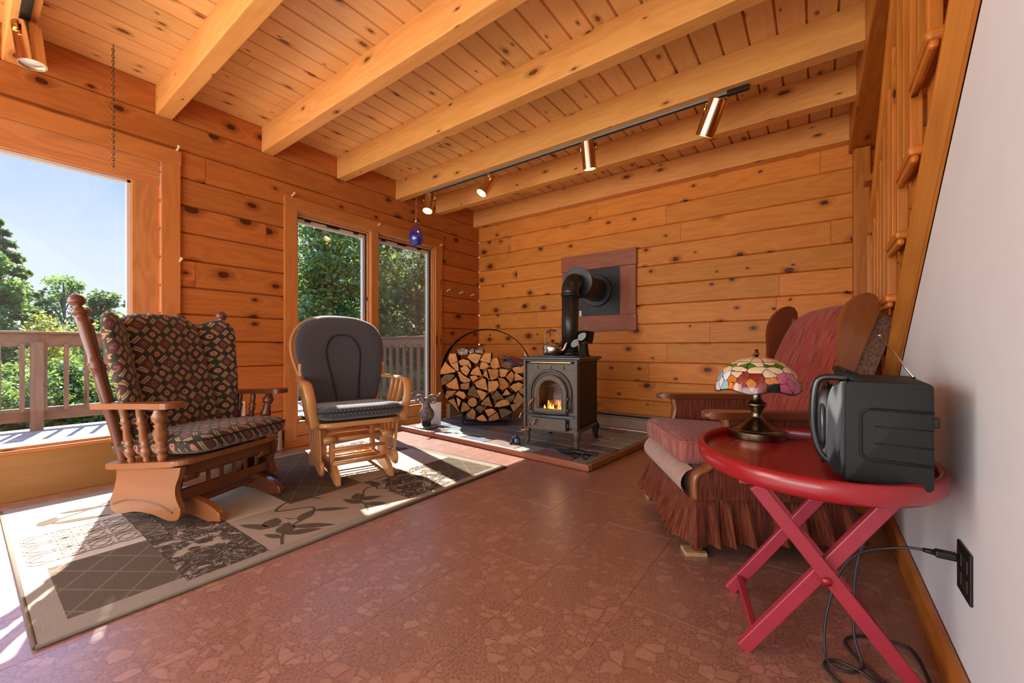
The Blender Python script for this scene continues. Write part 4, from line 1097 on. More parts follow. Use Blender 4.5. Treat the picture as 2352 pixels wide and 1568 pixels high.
for k in range(5):
    m = MB(); m.box((.16, -.11 + k * .075, .188), (.012, .018, .062), bev=.002); m.build('slat', W_CHERRY_SHADE, g1)
RK = Matrix.Translation((0, 0, .285)) @ Matrix.Rotation(rad(-5), 4, 'Y')
m = MB(); out = rrect(-.25, -.315, .235, .315, .06, 5)
m.prism(out, .026, RK @ T(0, 0, -.013), bev=.006); m.build('seat_platform', W_CHERRY, g1)
m = MB(); m.box((.17, 0, -.045), (.03, .54, .055), RK, bev=.004); m.box((-.2, 0, -.04), (.03, .54, .05), RK, bev=.004); m.build('seat_rail', W_CHERRY_SHADE, g1)
m = MB(); m.pillow(rrect(-.25, -.295, .32, .295, .09, 7), .12, 5, 8, xf=lambda p: RK @ Vector((p[0], p[1], p[2] + .082 + .012 * math.exp(-(p[0]**2 + p[1]**2) / .03)))); sc_ = m.build('seat_cushion', F_PLAID, g1)
m = MB(); m.tube([RK @ Vector((p[0], p[1], .098)) for p in rrect(-.252, -.297, .322, .297, .09, 7)], .004, 6, True); m.build('piping', simple('dark_piping', '#1d1a16', .9), sc_)
POST = [(0, .016), (.02, .02), (.5, .022), (.55, .022), (.565, .03), (.575, .024), (.585, .030), (.60, .024), (.63, .021), (.82, .025), (.85, .027), (.865, .018), (.875, .03), (.89, .034), (.905, .022), (.92, .015), (.935, .028), (.955, .033), (.975, .026), (.985, .016), (1.0, .0)]
for (a, b) in (((-.15, -.275, .29), (-.33, -.36, 1.10)), ((-.15, .275, .29), (-.31, .40, 1.08)), ((-.235, -.21, .29), (-.49, -.235, 1.06)), ((-.235, .21, .29), (-.49, .265, 1.06))):
    m = MB(); spin(m, a, b, POST, 14); m.build('back_post', W_CHERRY_SHADE, g1)
def backx(p, lean=17, base=(-.145, .345), fold=.2, k=.72):
    u, v, w = p
    wing = max(0, abs(u) - fold)
    x = base[0] - v * math.sin(rad(lean)) + wing * k * (0.65 + .35 * v / .7)
    z = base[1] + v * math.cos(rad(lean))
    uu = math.copysign(min(abs(u), fold) + wing * .80, u)
    thin = 1 - .45 * math.exp(-((abs(u) - fold) / .02) ** 2) * (1 if v > .1 else .5)
    for (bu, bv) in ((-.1, .42), (.1, .42), (0, .25), (-.1, .12), (.1, .12)):
        thin -= .35 * math.exp(-((u - bu) ** 2 + (v - bv) ** 2) / .0011)
    return Vector((x + w * thin * .95 + .035, uu, z + w * thin * .3))
m = MB()
out = spline([(-.26, 0), (0, -.01), (.26, 0), (.335, .2), (.375, .5), (.385, .64), (.33, .70), (.215, .67), (.12, .705), (0, .715), (-.12, .705), (-.215, .67), (-.33, .70), (-.385, .64), (-.375, .5), (-.335, .2)], 8, True)
# denser surface so the folds and tufts can form
N = len(out); m.newoff()
def backgrid(sgn):
    def fn(a, b):
        ang = a * N; i = int(ang) % N; f = ang - int(ang); p = out[i]; q = out[(i + 1) % N]
        ex, ey = p[0] + (q[0] - p[0]) * f, p[1] + (q[1] - p[1]) * f
        u, v = ex * b, .35 + (ey - .35) * b
        w = sgn * .065 * (1 - b ** 6) ** .5
        return backx((u, v, w))
    return fn
def buv(a, b):
    ang = a * N; i = int(ang) % N; f = ang - int(ang); p = out[i]; q = out[(i + 1) % N]
    ex, ey = p[0] + (q[0] - p[0]) * f, p[1] + (q[1] - p[1]) * f
    return (ex * b, .35 + (ey - .35) * b)
m.grid(backgrid(1), N, 26, uvf=buv); m.grid(backgrid(-1), N, 26, uvf=buv)
bmesh.ops.remove_doubles(m.bm, verts=m.bm.verts, dist=1e-4)
m.build('back_cushion', F_PLAID, g1)
SPB = [(0, .012), (.06, .016), (.10, .013), (.14, .02), (.20, .024), (.26, .018), (.29, .013), (.33, .022), (.36, .013), (.45, .018), (.60, .014), (.66, .02), (.69, .013), (.74, .021), (.78, .014), (.9, .015), (1, .013)]
SPF = [(0, .014), (.06, .02), (.13, .022), (.17, .015), (.20, .026), (.27, .03), (.31, .019), (.35, .028), (.38, .02), (.45, .027), (.56, .031), (.66, .02), (.70, .026), (.73, .016), (.80, .03), (.88, .031), (.94, .022), (1, .018)]
for s_ in (-1, 1):
    ab = []
    ap = spline([(-.20, -.028), (-.18, -.034), (.06, -.038), (.17, -.048), (.24, -.05), (.262, -.02), (.262, .02), (.24, .05), (.17, .048), (.06, .038), (-.18, .034), (-.20, .028)], 4, True)
    m = MB(); m.prism([(p[0], p[1]) for p in ap], .026, T(-.03, s_*.325, .555, 0, rad(-2), 0), bev=.007); m.build('armrest', W_CHERRY if s_ < 0 else W_CHERRY_SHADE, g1)
    for k, (xb, xt, pr_) in enumerate(((-.08, -.085, SPB), (.015, .01, SPB), (.105, .125, SPF))):
        m = MB(); spin(m, (xb, s_*.29, .295 + xb * .087), (xt, s_*.325, .556), pr_, 14); m.build('arm_spindle', W_CHERRY if s_ < 0 else W_CHERRY_SHADE, g1)

# ------------------------------------------------------------------ grey glider
g2 = thing('glider_rocker', 'honey maple glider rocker with charcoal speckled cushions in front of the double window', 'rocking chair', (-2.545, 1.61, .0125), rad(-17))
for s_ in (-1, 1):
    y = s_*.165
    m = MB()
    pl = spline([(-.26, .0), (-.275, .03), (-.25, .07), (-.16, .10), (0, .105), (.14, .105), (.22, .085), (.27, .04), (.28, .0)], 5) + [(.22, .0), (.17, .03), (0, .055), (-.15, .03), (-.2, .0)]
    m.prism(pl, .03, XZ(y + .015), bev=.005); m.build('runner', W_MAPLE, g2)
    for x in (-.11, .11):
        m = MB(); m.bar((x, y, .09), (x * 1.15, y, .275), .028, .05, .006, up=(1, 0, 0)); m.build('base_upright', W_MAPLE, g2)
    m = MB(); m.tube([(.135, y - s_*.02, .255), (.135, y + s_*.06, .255)], .026, 16); m.build('pivot', W_MAPLE, g2)
    m = MB(); m.tube([(-.135, y - s_*.02, .255), (-.135, y + s_*.06, .255)], .026, 16); m.build('pivot', W_MAPLE, g2)
    y2 = s_*.235
    m = MB(); pl = spline([(-.19, .09), (-.17, .045), (-.1, .055), (.0, .07), (.1, .055), (.17, .045), (.195, .09), (.17, .13), (.08, .125), (0, .12), (-.08, .125), (-.17, .13)], 4, True)
    m.prism(pl, .022, XZ(y2 + .011), bev=.006); m.build('swing_rail', W_MAPLE, g2)
    for k in range(5):
        x = -.14 + .07 * k
        m = MB(); m.bar((x * .95, y2, .10), (x * 1.15, y2 + s_*.012, .335), .012, .026, .003, up=(1, 0, 0)); m.build('side_slat', W_MAPLE, g2)
for (x, z, r) in ((.16, .105, .012), (.03, .095, .008), (-.03, .095, .008), (-.09, .095, .008), (-.16, .105, .012), (.135, .19, .012), (.135, .255, .014), (-.135, .255, .014)):
    m = MB(); m.tube([(x, -.17, z), (x, .17, z)], r, 10); m.build('cross_rod', W_MAPLE, g2)
m = MB(); m.prism(rrect(-.235, -.275, .235, .275, .10, 7), .028, T(0, 0, .335, 0, rad(-3), 0), bev=.006); m.build('seat_platform', W_MAPLE, g2)
RK2 = Matrix.Translation((0, 0, .375)) @ Matrix.Rotation(rad(-4), 4, 'Y')
m = MB(); m.pillow(rrect(-.26, -.275, .27, .275, .09, 7), .105, 5, 8, xf=lambda p: RK2 @ Vector((p[0], p[1], p[2] + .045))); sc_ = m.build('seat_cushion', F_GREY, g2)
m = MB(); m.tube([RK2 @ Vector((p[0], p[1], .05)) for p in rrect(-.262, -.277, .272, .277, .09, 7)], .0045, 6, True); m.build('piping', M_PIPING, sc_)
LN = rad(19)
def b2(u, v, w):  # back plane of the chair
    return Vector((-.215 - v * math.sin(LN) + w * math.cos(LN) + .10 * (u / .32) ** 2 * .35, u, .385 + v * math.cos(LN) + w * math.sin(LN)))
out = spline([(-.2, .06), (0, .04), (.2, .06), (.255, .18), (.305, .40), (.305, .55), (.25, .66), (.13, .715), (0, .725), (-.13, .715), (-.25, .66), (-.305, .55), (-.305, .40), (-.255, .18)], 6, True)
m = MB(); m.pillow(out, .11, 5, 8, xf=lambda p: b2(p[0], p[1], p[2] + .02)); bc = m.build('back_cushion', F_GREY, g2)
m = MB(); m.tube([b2(u, v, .078) for u, v in spline([(-.075, .07), (-.09, .2), (-.115, .36), (-.115, .45), (-.07, .535), (0, .555), (.07, .535), (.115, .45), (.115, .36), (.09, .2), (.075, .07)], 6)], .006, 8); m.build('oval_piping', M_PIPING, bc)
m = MB()
hp = spline([(-.215, -.06), (-.235, .10), (-.285, .28), (-.325, .45), (-.315, .58), (-.24, .69), (-.12, .735), (0, .745), (.12, .735), (.24, .69), (.315, .58), (.325, .45), (.285, .28), (.235, .10), (.215, -.06)], 5)
m.tube([b2(u, v, -.045) for u, v in hp], 1, 10, sq=(.017, .012, 3)); m.build('back_hoop', W_MAPLE, g2)
for k in range(5):
    u = -.16 + .08 * k
    m = MB(); m.tube([b2(u * .85, -.03, -.05), b2(u, .68 - abs(u) * .25, -.05)], .009, 8); m.build('back_spindle', W_MAPLE, g2)
for s_ in (-1, 1):
    m = MB()
    S = spline([(-.30, s_*.275, .635), (-.2, s_*.30, .628), (-.05, s_*.315, .625), (.10, s_*.318, .622), (.17, s_*.315, .60), (.205, s_*.305, .53), (.20, s_*.29, .44), (.185, s_*.275, .35)], 6)
    m.tube(S, 1, 10, sq=(.011, .028, 4), twist=(0, 0, 1)); m.build('armrest', W_MAPLE, g2)
    for k in range(3):
        x0_ = -.11 + .085 * k
        m = MB(); S = spline([(x0_, s_*.262, .35), (x0_ + .005, s_*.285, .46), (x0_ + .03, s_*.298, .55), (x0_ + .03, s_*.31, .618)], 4); m.tube(S, 1, 8, sq=(.008, .016, 4)); m.build('arm_slat', W_MAPLE, g2)
    m = MB(); m.box((-.265, s_*.285, .67), (.03, .03, .12), T(0, 0, 0, 0, 0, 0), bev=.01); m.build('arm_bracket', W_MAPLE, g2)

# ------------------------------------------------------------------ wing armchair
ac = thing('wing_armchair', 'worn red chenille wing armchair with wooden arms and ruffled skirt', 'armchair', (-.30, 2.255, 0), rad(212))
def skirt(a, b):
    P = rrect(-.30, -.345, .345, .345, .05, 6); L = [0]
    for p, q in zip(P, P[1:] + P[:1]): L.append(L[-1] + math.hypot(q[0]-p[0], q[1]-p[1]))
    s = a * L[-1]; i = 0
    while i < len(P) - 1 and L[i+1] < s: i += 1
    p, q = P[i], P[(i+1) % len(P)]; f = (s - L[i]) / max(1e-6, L[i+1] - L[i])
    x, y = p[0] + (q[0]-p[0])*f, p[1] + (q[1]-p[1])*f
    tx, ty = q[0]-p[0], q[1]-p[1]; l = math.hypot(tx, ty) or 1; nx, ny = ty/l, -tx/l
    ph = s * 2 * PI / .078 + 2.2 * math.sin(s * 9) + 1.1 * math.sin(s * 23)
    fl = (1 - b)
    off = fl ** 1.1 * .045 + (math.sin(ph) * .024 + math.sin(ph * 2.3 + 1) * .008) * fl ** .8 + .004 * math.sin(s * 2*PI/.016) * math.exp(-fl * 5)
    sw = math.sin(ph + 1.3) * .008 * fl
    return (x + nx * off + tx/l * sw, y + ny * off + ty/l * sw, .068 + .012 * math.sin(s * 7) * fl + b * .165)
m = MB(); m.grid(skirt, 560, 14, closeu=True, uvf=lambda a, b: (a * 2.6, b * .17)); m.build('ruffled_skirt', F_REDD, ac)
m = MB(); m.box((.015, 0, .285), (.64, .66, .13), bev=.03); m.build('seat_base', F_REDD, ac)
m = MB(); m.grid(lambda a, b: (.325 + .05 * math.sin(PI * b) ** .6, -.315 + .63 * a, .225 + .125 * b), 20, 10, uvf=lambda a, b: (a*.63, b*.13)); m.build('front_rail', F_PALE, ac)
RK3 = Matrix.Translation((0, 0, .388)) @ Matrix.Rotation(rad(-3), 4, 'Y')
m = MB(); m.pillow(rrect(-.26, -.285, .375, .285, .04, 6), .115, 9, 9, xf=lambda p: RK3 @ Vector((p[0], p[1], p[2] + .02 * (1 - (p[1]/.3)**2) * (1 if p[2] > 0 else 0)))); sc_ = m.build('seat_cushion', F_PINK, ac)
m = MB(); m.tube([RK3 @ Vector((p[0], p[1], .046)) for p in rrect(-.255, -.28, .370, .28, .04, 6)], .004, 6, True); m.build('piping', F_PINK, sc_)
for s_ in (-1, 1):
    cv = spline([(.345, .235), (.345, .325), (.29, .365), (.235, .43), (.215, .50), (.225, .565)], 6)
    m = MB(); m.prism([(-.30, .235)] + [(p[0] - .02, p[1]) for p in cv] + [(-.30, .565)], .05, XZ(s_*.335 + .025), bev=.008); m.build('arm_panel', F_REDD, ac)
    m = MB(); m.tube([(p[0] - .018, s_*.337, p[1]) for p in cv], 1, 10, sq=(.013, .028, 8), twist=(1, 0, 0)); m.build('arm_front_post', W_ARML, ac)
    m = MB(); al = spline([(-.33, -.03), (.10, -.036), (.22, -.046), (.285, -.03), (.30, 0), (.285, .03), (.22, .046), (.10, .036), (-.33, .03)], 5)
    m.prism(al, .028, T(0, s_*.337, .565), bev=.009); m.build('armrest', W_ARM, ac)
LA = rad(20)
def ab_(p, s, y): return Vector((-.195 + p * math.cos(LA) - s * math.sin(LA), y, .36 + p * math.sin(LA) + s * math.cos(LA)))
def backp(sgn):
    def fn(a, b):
        u = (a - .5) * 2; s = b * .735
        half = .235 + .02 * (s / .7)
        topc = 1 - .10 * abs(u) ** 3 * (s / .735)
        e = max(0.0, 1 - abs(u) ** 8) ** .3 * max(0.0, 1 - b ** 14) ** .5
        return ab_(.0 + (.055 if sgn > 0 else -.105) * e + (.02 * math.sin(b * PI) if sgn > 0 else 0), s * topc, u * half)
    return fn
m = MB(); m.grid(backp(1), 24, 30, uvf=lambda a, b: (a*.5, b*.74)); m.build('back_cushion', F_RED, ac)
m = MB(); m.grid(backp(-1), 24, 30, uvf=lambda a, b: (a*.5, b*.74)); 
for s_ in (-1, 1): m.quad([ab_(-.09, .02, s_*.24), ab_(.03, .02, s_*.24), ab_(.03, .68, s_*.258), ab_(-.09, .68, s_*.258)], [(0, 0), (.1, 0), (.1, .64), (0, .64)])
m.build('back_panel', simple('brown_tweed', '#7a5a48', .9, var=.4, vscale=90, bump=.5, bscale=400), ac)
for s_ in (-1, 1):
    wp = spline([(.012, .12), (.045, .12), (.046, .26), (.06, .38), (.09, .48), (.125, .57), (.13, .65), (.10, .715), (.06, .74), (.025, .725), (.004, .68), (.008, .5), (.012, .3)], 6, True)
    m = MB(); m.prism(wp, .026, frame(ab_(1, 0, 0) - ab_(0, 0, 0), ab_(0, 1, 0) - ab_(0, 0, 0), Vector((0, -1, 0)), ab_(0, 0, s_*.272 + .013)), bev=.009); m.build('wooden_wing', W_ARM if s_ < 0 else W_ARML, ac)
for (x, y) in ((.31, -.30), (.31, .315), (-.27, -.30), (-.27, .30)):
    m = MB(); m.box((x, y, .05), (.035, .035, .10), bev=.004); f_ = m.build('foot', W_ARM, ac)
    if x > 0:
        m = MB(); m.box((x + .012, y, .008), (.085, .07, .016), bev=.002); m.build('floor_pad', M_RAWW, f_)

# ------------------------------------------------------------------ red folding tray table
tb = thing('tray_table', 'red oval tray table on crossed folding legs by the armchair', 'side table', (-.03, 1.555, 0), rad(15))
TZ = .52
m = MB(); el = [(.285*math.cos(2*PI*k/64), .36*math.sin(2*PI*k/64)) for k in range(64)]
m.prism(el, .016, T(0, 0, TZ - .016)); m.tube([(x*.70, y*.70, TZ - .0012) for x, y in el], .0022, 6, True); m.build('tray_top', M_RED, tb)
m = MB(); m.tube([(x*1.0, y*1.0, TZ - .002) for x, y in el], 1, 14, True, sq=(.026, .014, 2.4), twist=(0, 0, 1)); m.build('rim', M_RED, tb)
for y in (-.215, .125):
    m = MB(); m.box((.005, y, TZ - .030), (.42, .03, .026), bev=.003); m.build('under_rail', M_REDL, tb)
for (y, xf_, xt_) in ((-.192, -.192, .15), (.107, -.192, .15), (-.216, .192, -.165), (.131, .192, -.165)):
    m = MB(); a, b = Vector((xf_, y, .004)), Vector((xt_, y, TZ - .045)); m.bar(a, b, .021, .036, .003, up=(1, 0, .01)); m.build('leg', M_REDL, tb)
for (y0, y1, k) in ((-.192, .107, 1), (-.216, .131, -1)):
    x = -.192 * k + .342 * k * .09
    m = MB(); m.bar((x * 1.0, y0, .05), (x, y1, .05), .018, .03, .003); m.build('foot_stretcher', M_REDL, tb)
for y in (-.23, .145):
    m = MB(); m.lathe([(0, -.004), (.011, -.003), (.012, 0), (0, .003)], 16, frame((1, 0, 0), (0, 0, 1), (0, -1, 0), (-.006, y, .247))); m.build('bolt', M_RED, tb)

# ------------------------------------------------------------------ stained glass lamp
LX, LY = -.175, 1.755
lp = thing('table_lamp', 'stained glass dome table lamp with flower panes on the red tray', 'lamp', (LX, LY, TZ))
m = MB(); m.lathe([(0, 0), (.093, 0), (.095, .006), (.094, .026), (.088, .031), (.080, .031), (.078, .034)] + spline([(.074, .036), (.05, .048), (.03, .064), (.019, .078)], 4) + [(.018, .095)] + spline([(.02, .10), (.026, .112), (.034, .120), (.032, .128), (.022, .135), (.017, .15), (.016, .165)], 4) + [(0, .166)], 40); m.build('base', M_PEWTER, lp, smooth=35)
m = MB(); m.lathe([(0, .163), (.023, .163), (.024, .168), (.024, .196), (.021, .2), (0, .2)], 24); m.build('socket', M_CHROME, lp, smooth=35)
m = MB(); m.tube([(.02, -.008, .17), (.034, -.012, .17)], .003, 6); m.build('switch', M_BLACK, lp)
m = MB(); m.lathe([(0, .295), (.006, .296), (.006, .305), (.010, .307), (.010, .311), (.006, .313), (.006, .325), (0, .326)], 12); m.tube([(.0, 0, .305), (-.012, -.01, .303)], .003, 6); m.build('finial', M_PEWTER, lp)
glass = {}
def gl(nm, c):
    t = NT(nm); n = t.noise(t.obj(), 30, 3).outputs[0]; col = t.mix(t.sstep(n, .3, .7), C(c), tuple(min(1, x*1.25 + .01) for x in C(c)[:3]) + (1,))
    t.bsdf(col, .12, 0, .6, Transmission_Weight=.0, Emission_Color=col, Emission_Strength=.0); return t.mat
GLC = [gl('leaded_line', '#17130f'), gl('cream_glass', '#c9b592'), gl('green_glass', '#3c6a16'), gl('red_glass', '#701612'), gl('pink_glass', '#b04e68'), gl('orange_glass', '#bf6a26'), gl('white_glass', '#c2c8d0'), gl('amber_glass', '#a86a1c'), gl('aqua_glass', '#88adae'), gl('dark_glass', '#262322'), gl('brick_glass', '#7c2a1e')]
# seeds: angle (deg), t (0 top .. 1 rim), material
seeds = []
cam_a = math.degrees(math.atan2(-LY, -LX))   # the side turned to the room
for k in range(12):
    for tt in (.12, .28, .42, .56):
        seeds.append((k * 30 + (0), tt, 1))
fl = [(-58, 6, 8), (-8, 3, 10), (48, 4, 4), (108, 5, 5), (168, 6, 8), (235, 4, 4)]
for (a0, c1, c2) in fl:
    for (da, t_, c) in ((-11, .76, c2), (9, .74, c1), (-9, .92, c1), (13, .92, c2), (1, .84, 7 if c1 == 3 else c1)): seeds.append((a0 + da, t_, c))
    seeds.append((a0 - 28, .78, 5)); seeds.append((a0 - 27, .93, 5)); seeds.append((a0 + 27, .68, 1)); seeds.append((a0 + 29, .94, 9 if c1 == 3 else 7))
    seeds.append((a0 - 15, .46, 2)); seeds.append((a0 - 3, .46, 2))
def pane(a, b):
    ang = (a * 360) % 360; tt = b
    r = .02 + .124 * math.sin(tt * PI / 2)
    best = []
    for (sa, st_, c) in seeds:
        da = (ang - (sa + cam_a) + 180) % 360 - 180
        d = math.hypot(rad(da) * r * (.75 if c == 2 else 1), (tt - st_) * .21 * (1.5 if c == 2 else 1)); best.append((d, c))
    best.sort(key=lambda q: q[0])
    if best[1][0] - best[0][0] < .0022: return 0
    if b > .985: return 0
    return best[0][1]
def dome(a, b):
    ang = a * 2 * PI; tt = b
    r = .012 + .126 * math.sin(tt * PI / 2 * .98)
    sc = .5 + .5 * math.cos((ang - rad(cam_a - 8)) * 6)
    z = .297 - .115 * (1 - math.cos(tt * PI / 2)) - (tt ** 6) * .012 * sc
    return (r * math.cos(ang), r * math.sin(ang), z)
m = MB(); m.grid(dome, 260, 70, closeu=True, matf=pane); m.build('shade', GLC, lp)
m = MB(); m.tube([dome(k/96, 1.0) for k in range(96)], .0022, 6, True); m.build('shade_rim', GLC[0], lp)

# ------------------------------------------------------------------ boombox
bxo = thing('boombox', 'black boombox stereo standing on the red tray table', 'stereo', (.118, 1.458, TZ + .0), rad(-2))
BH, BD, BW = .250, .20, .34          # height, depth (x), width (y); the front faces -x
m = MB(); side = rrect(-.055, .006, .10, BH, .012, 4)
m.prism(side, BW, frame((1, 0, 0), (0, 0, 1), (0, -1, 0), (0, BW/2, 0)), bev=.006); m.build('cabinet', M_PLAST, bxo, smooth=30)
for s_ in (-1, 1):
    y = s_ * (BW/2 + .0005)
    m = MB(); S = [(.10, y, .185), (-.005, y, .185)] + [(-.005 + .02*math.cos(a) , y, .165 + .02*math.sin(a)) for a in [PI/2 + PI/2*k/5 for k in range(6)]] + [(-.025 + .02 - .02*math.cos(a), y, .085 - .02*math.sin(a)) for a in [PI/2*k/5 for k in range(6)]] + [(.10, y, .065)]
    m.tube(S, 1, 6, sq=(.0035, .0022), twist=(0, 0, 1)); 
    for z in (.105, .145): m.tube([(.0, y, z), (.10, y, z)], .0016, 6)
    m.build('side_molding', M_PLAST, bxo)
m = MB(); fo = spline([(-.05, .012), (-.075, .02), (-.088, .05), (-.092, .12), (-.088, .20), (-.075, .24), (-.05, .25)], 4)
m.prism(fo, BW - .01, frame((1, 0, 0), (0, 0, 1), (0, -1, 0), (0, BW/2 - .005, 0)), bev=.005); m.build('front_fascia', M_PLASTG, bxo, smooth=30)
for s_ in (-1, 1):
    m = MB()
    m.pillow(rrect(-.055, .04, .055, .225, .03, 5), .045, 4, 5, xf=lambda p: (-.088 - p[2] - .006, s_*.105 + p[0], p[1])); m.build('speaker_grille', M_GRILLE, bxo, smooth=50)
    m = MB(); m.tube([(-.098, s_*.105 + .06*math.cos(a) , .132 + .098*math.sin(a)) for a in [2*PI*k/32 for k in range(32)]], .006, 8, True); m.build('grille_ring', M_PLASTG, bxo)
m = MB(); m.pillow(rrect(-.04, .10, .04, .20, .015, 4), .03, 6, 4, xf=lambda p: (-.092 - p[2], p[0], p[1])); m.build('disc_door', M_PLASTG, bxo)
m = MB(); m.box((-.096, 0, .222), (.016, .09, .028), bev=.004); m.build('display', M_BLACK, bxo)
for k in range(5):
    m = MB(); m.box((-.098, -.04 + .02*k, .075), (.014, .016, .012), bev=.003); m.build('button', M_CHROME, bxo)
m = MB(); m.lathe([(0, 0), (.016, 0), (.014, .014), (0, .015)], 20, frame((0, 1, 0), (0, 0, 1), (-1, 0, 0), (-.092, -.0, .045))); m.build('volume_knob', M_CHROME, bxo)
m = MB(); m.tube(spline([(-.05, -BW/2 + .02, .255), (-.10, -BW/2 + .015, .255), (-.115, -BW/2 + .015, .22), (-.118, -BW/2 + .015, .14), (-.105, -BW/2 + .015, .07), (-.08, -BW/2 + .015, .04)], 5), .008, 8); m.build('front_trim', M_PLASTG, bxo)
m = MB(); m.tube(spline([(-.02, -BW/2 + .03, BH - .005), (-.055, -BW/2 + .035, BH + .012), (-.065, -.08, BH + .018), (-.065, .08, BH + .018), (-.055, BW/2 - .035, BH + .012), (-.02, BW/2 - .03, BH - .005)], 6), 1, 10, sq=(.008, .014, 3)); m.build('carry_handle', M_PLAST, bxo)
m = MB(); m.tube([(.088, .03, BH + .002), (.03, .20, BH + .118)], [.0035, .002], 8); m.lathe([(0, -.004), (.0045, -.002), (.0045, .002), (0, .004)], 8, T(.03, .20, BH + .118)); m.build('antenna', M_CHROME, bxo)
m = MB(); m.box((.106, -.13, .16), (.014, .02, .024), bev=.003); m.build('cord_cleat', M_BLACK, bxo)
for x in (-.045, .085):
    for y in (-.14, .14):
        m = MB(); m.lathe([(0, 0), (.01, 0), (.01, .007), (0, .007)], 12, T(x, y, 0)); m.build('rubber_foot', M_BLACK, bxo)

# ------------------------------------------------------------------ wall outlet, cords
op = thing('wall_outlet', 'black double gang outlet plate on the white wall beside the table', 'outlet', (XR - .0, 1.408, .324))
m = MB(); m.box((-.003, 0, 0), (.006, .106, .116), bev=.002); m.build('plate', M_BLACK, op)
for y in (-.024, .024):
    for z in (-.022, .022): m = MB(); m.box((-.0065, y, z), (.003, .03, .03), bev=.003); m.build('socket', M_PLASTG, op)
pc = thing('power_cord', 'black power cord plugged into the wall outlet and looping to the floor', 'cord', (XR - .008, 1.432, .346))
def w2l(o, pts): return [(p[0] - o.location.x, p[1] - o.location.y, p[2] - o.location.z) for p in pts]
m = MB(); m.box((-.022, 0, 0), (.04, .024, .018), bev=.005); m.tube([(-.04, 0, 0), (-.062, .003, 0)], [.0075, .005], 10); m.build('plug', M_BLACK, pc)
m = MB(); S = spline(w2l(pc, [(XR - .06, 1.434, .346), (.18, 1.45, .335), (.10, 1.47, .29), (.055, 1.47, .22), (.025, 1.44, .11), (.02, 1.41, .03), (.035, 1.38, .006), (.075, 1.385, .006), (.10, 1.43, .006), (.085, 1.47, .07), (.095, 1.54, .22), (.13, 1.58, .33), (.17, 1.61, .42), (.215, 1.63, .50), (.232, 1.62, .56)]), 10); m.tube(S, .0034, 8); m.build('cable', M_CORD, pc)
lc = thing('electric_cord', 'thin black cord lying in loops on the floor under the tray table', 'cord', (.10, 1.30, .0045))
m = MB(); S = spline(w2l(lc, [(.245, 1.30, .0045), (.235, 1.42, .0045), (.225, 1.56, .0045), (.20, 1.60, .0045), (.12, 1.585, .0045), (.07, 1.53, .0045), (.09, 1.46, .0045), (.16, 1.36, .0045), (.18, 1.30, .0045), (.14, 1.255, .0045), (.07, 1.30, .0045), (.02, 1.37, .0045), (.04, 1.41, .0045), (.10, 1.40, .0045), (.165, 1.33, .0045), (.205, 1.28, .0045)]), 10); m.tube(S, .004, 8); m.build('cable', M_CORD, lc)
m = MB(); m.box((.145, 0, .012), (.045, .025, .022), T(0, 0, 0, 0, 0, rad(0)), bev=.005); m.build('plug', M_BLACK, lc)
ls = thing('electric_cord', 'short black lamp cable curling on the red tray behind the lamp', 'cord', (LX + .09, LY + .02, TZ + .004))
m = MB(); m.tube(spline([(0, 0, 0), (.04, .01, .001), (.075, .012, .012), (.11, .0, .002), (.14, -.03, .0)], 6), .0032, 8); m.build('cable', M_CORD, ls)
m = MB(); m.prism([(0, 0), (.02, -.012), (.045, -.004), (.05, .01), (.03, .02), (.008, .014)], .004, T(-.01, 1.935, .001)); sw = m.build('paper_scrap', M_PAPER); tag(sw, 'crumpled white paper scrap on the floor under the armchair skirt', 'paper')

# ------------------------------------------------------------------ ceiling track lights
def spot(name, label, x, y, zt, aim, L=.19, r=.052, lit=True, grp='brass spotlights on the long ceiling track'):
    sp_ = thing(name, label, 'spotlight', (x, y, zt), 0, grp)
    d = Vector(aim).normalized(); c = Vector((0, 0, -.085)); a = c - d * L * .38; b = c + d * L * .62
    m = MB(); m.box((0, 0, -.012), (.05, .026, .022), bev=.003); m.tube([(0, 0, -.02), (0, 0, -.04)], .010, 10); m.build('adapter', M_BLACK, sp_)
    m = MB(); ax = d.cross(Vector((0, 0, 1)))
    ax = ax.normalized() if ax.length > .05 else Vector((1, 0, 0))
    S = [Vector((0, 0, -.04)) + ax * q * .062 for q in (-1, 1)]
    m.tube([c + ax * -.062, c + ax * -.062 + Vector((0, 0, .05)), S[0] + Vector((0, 0, 0)), S[1], c + ax * .062 + Vector((0, 0, .05)), c + ax * .062], 1, 8, sq=(.012, .0035, 5)); m.build('yoke', M_GOLD, sp_)
    m = MB(); z = d; xx = z.orthogonal().normalized(); yy = z.cross(xx)
    F = frame(xx, yy, z, a)
    m.lathe([(0, 0), (r*.9, 0), (r, .006), (r, L), (r - .004, L), (r - .004, L - .03), (r*.4, L - .06), (0, L - .06)], 32, F); m.build('housing', M_BRASS, sp_, smooth=35)
    if lit:
        m = MB(); m.lathe([(0, 0), (r*.55, 0), (r*.75, .015), (r*.6, .026), (0, .03)], 24, frame(xx, yy, z, a + d * (L - .045))); m.build('bulb', M_BULB, sp_, smooth=40)
    else:
        m = MB(); m.lathe([(0, .002), (r*.3, .003), (r*.6, 0), (r*.96, -.002)], 24, frame(xx, yy, z, a + d * (L - .006))); m.build('lens', M_LENS, sp_, smooth=40)
    return sp_
tk = thing('light_track', 'black track rail fixed under a ceiling beam carrying four brass spotlights', 'light track', (-1.82, 2.835, 2.437))
m = MB(); m.box((0, 0, -.009), (2.82, .034, .018), bev=.002); m.build('rail', simple('track_grey', '#8a867e', .4, .5), tk)
m = MB(); m.box((0, 0, -.0185), (2.82, .012, .004)); m.build('slot', M_DARK, tk)
m = MB(); m.box((1.44, 0, -.012), (.12, .036, .026), bev=.003); m.build('feed_box', M_BLACK, tk)
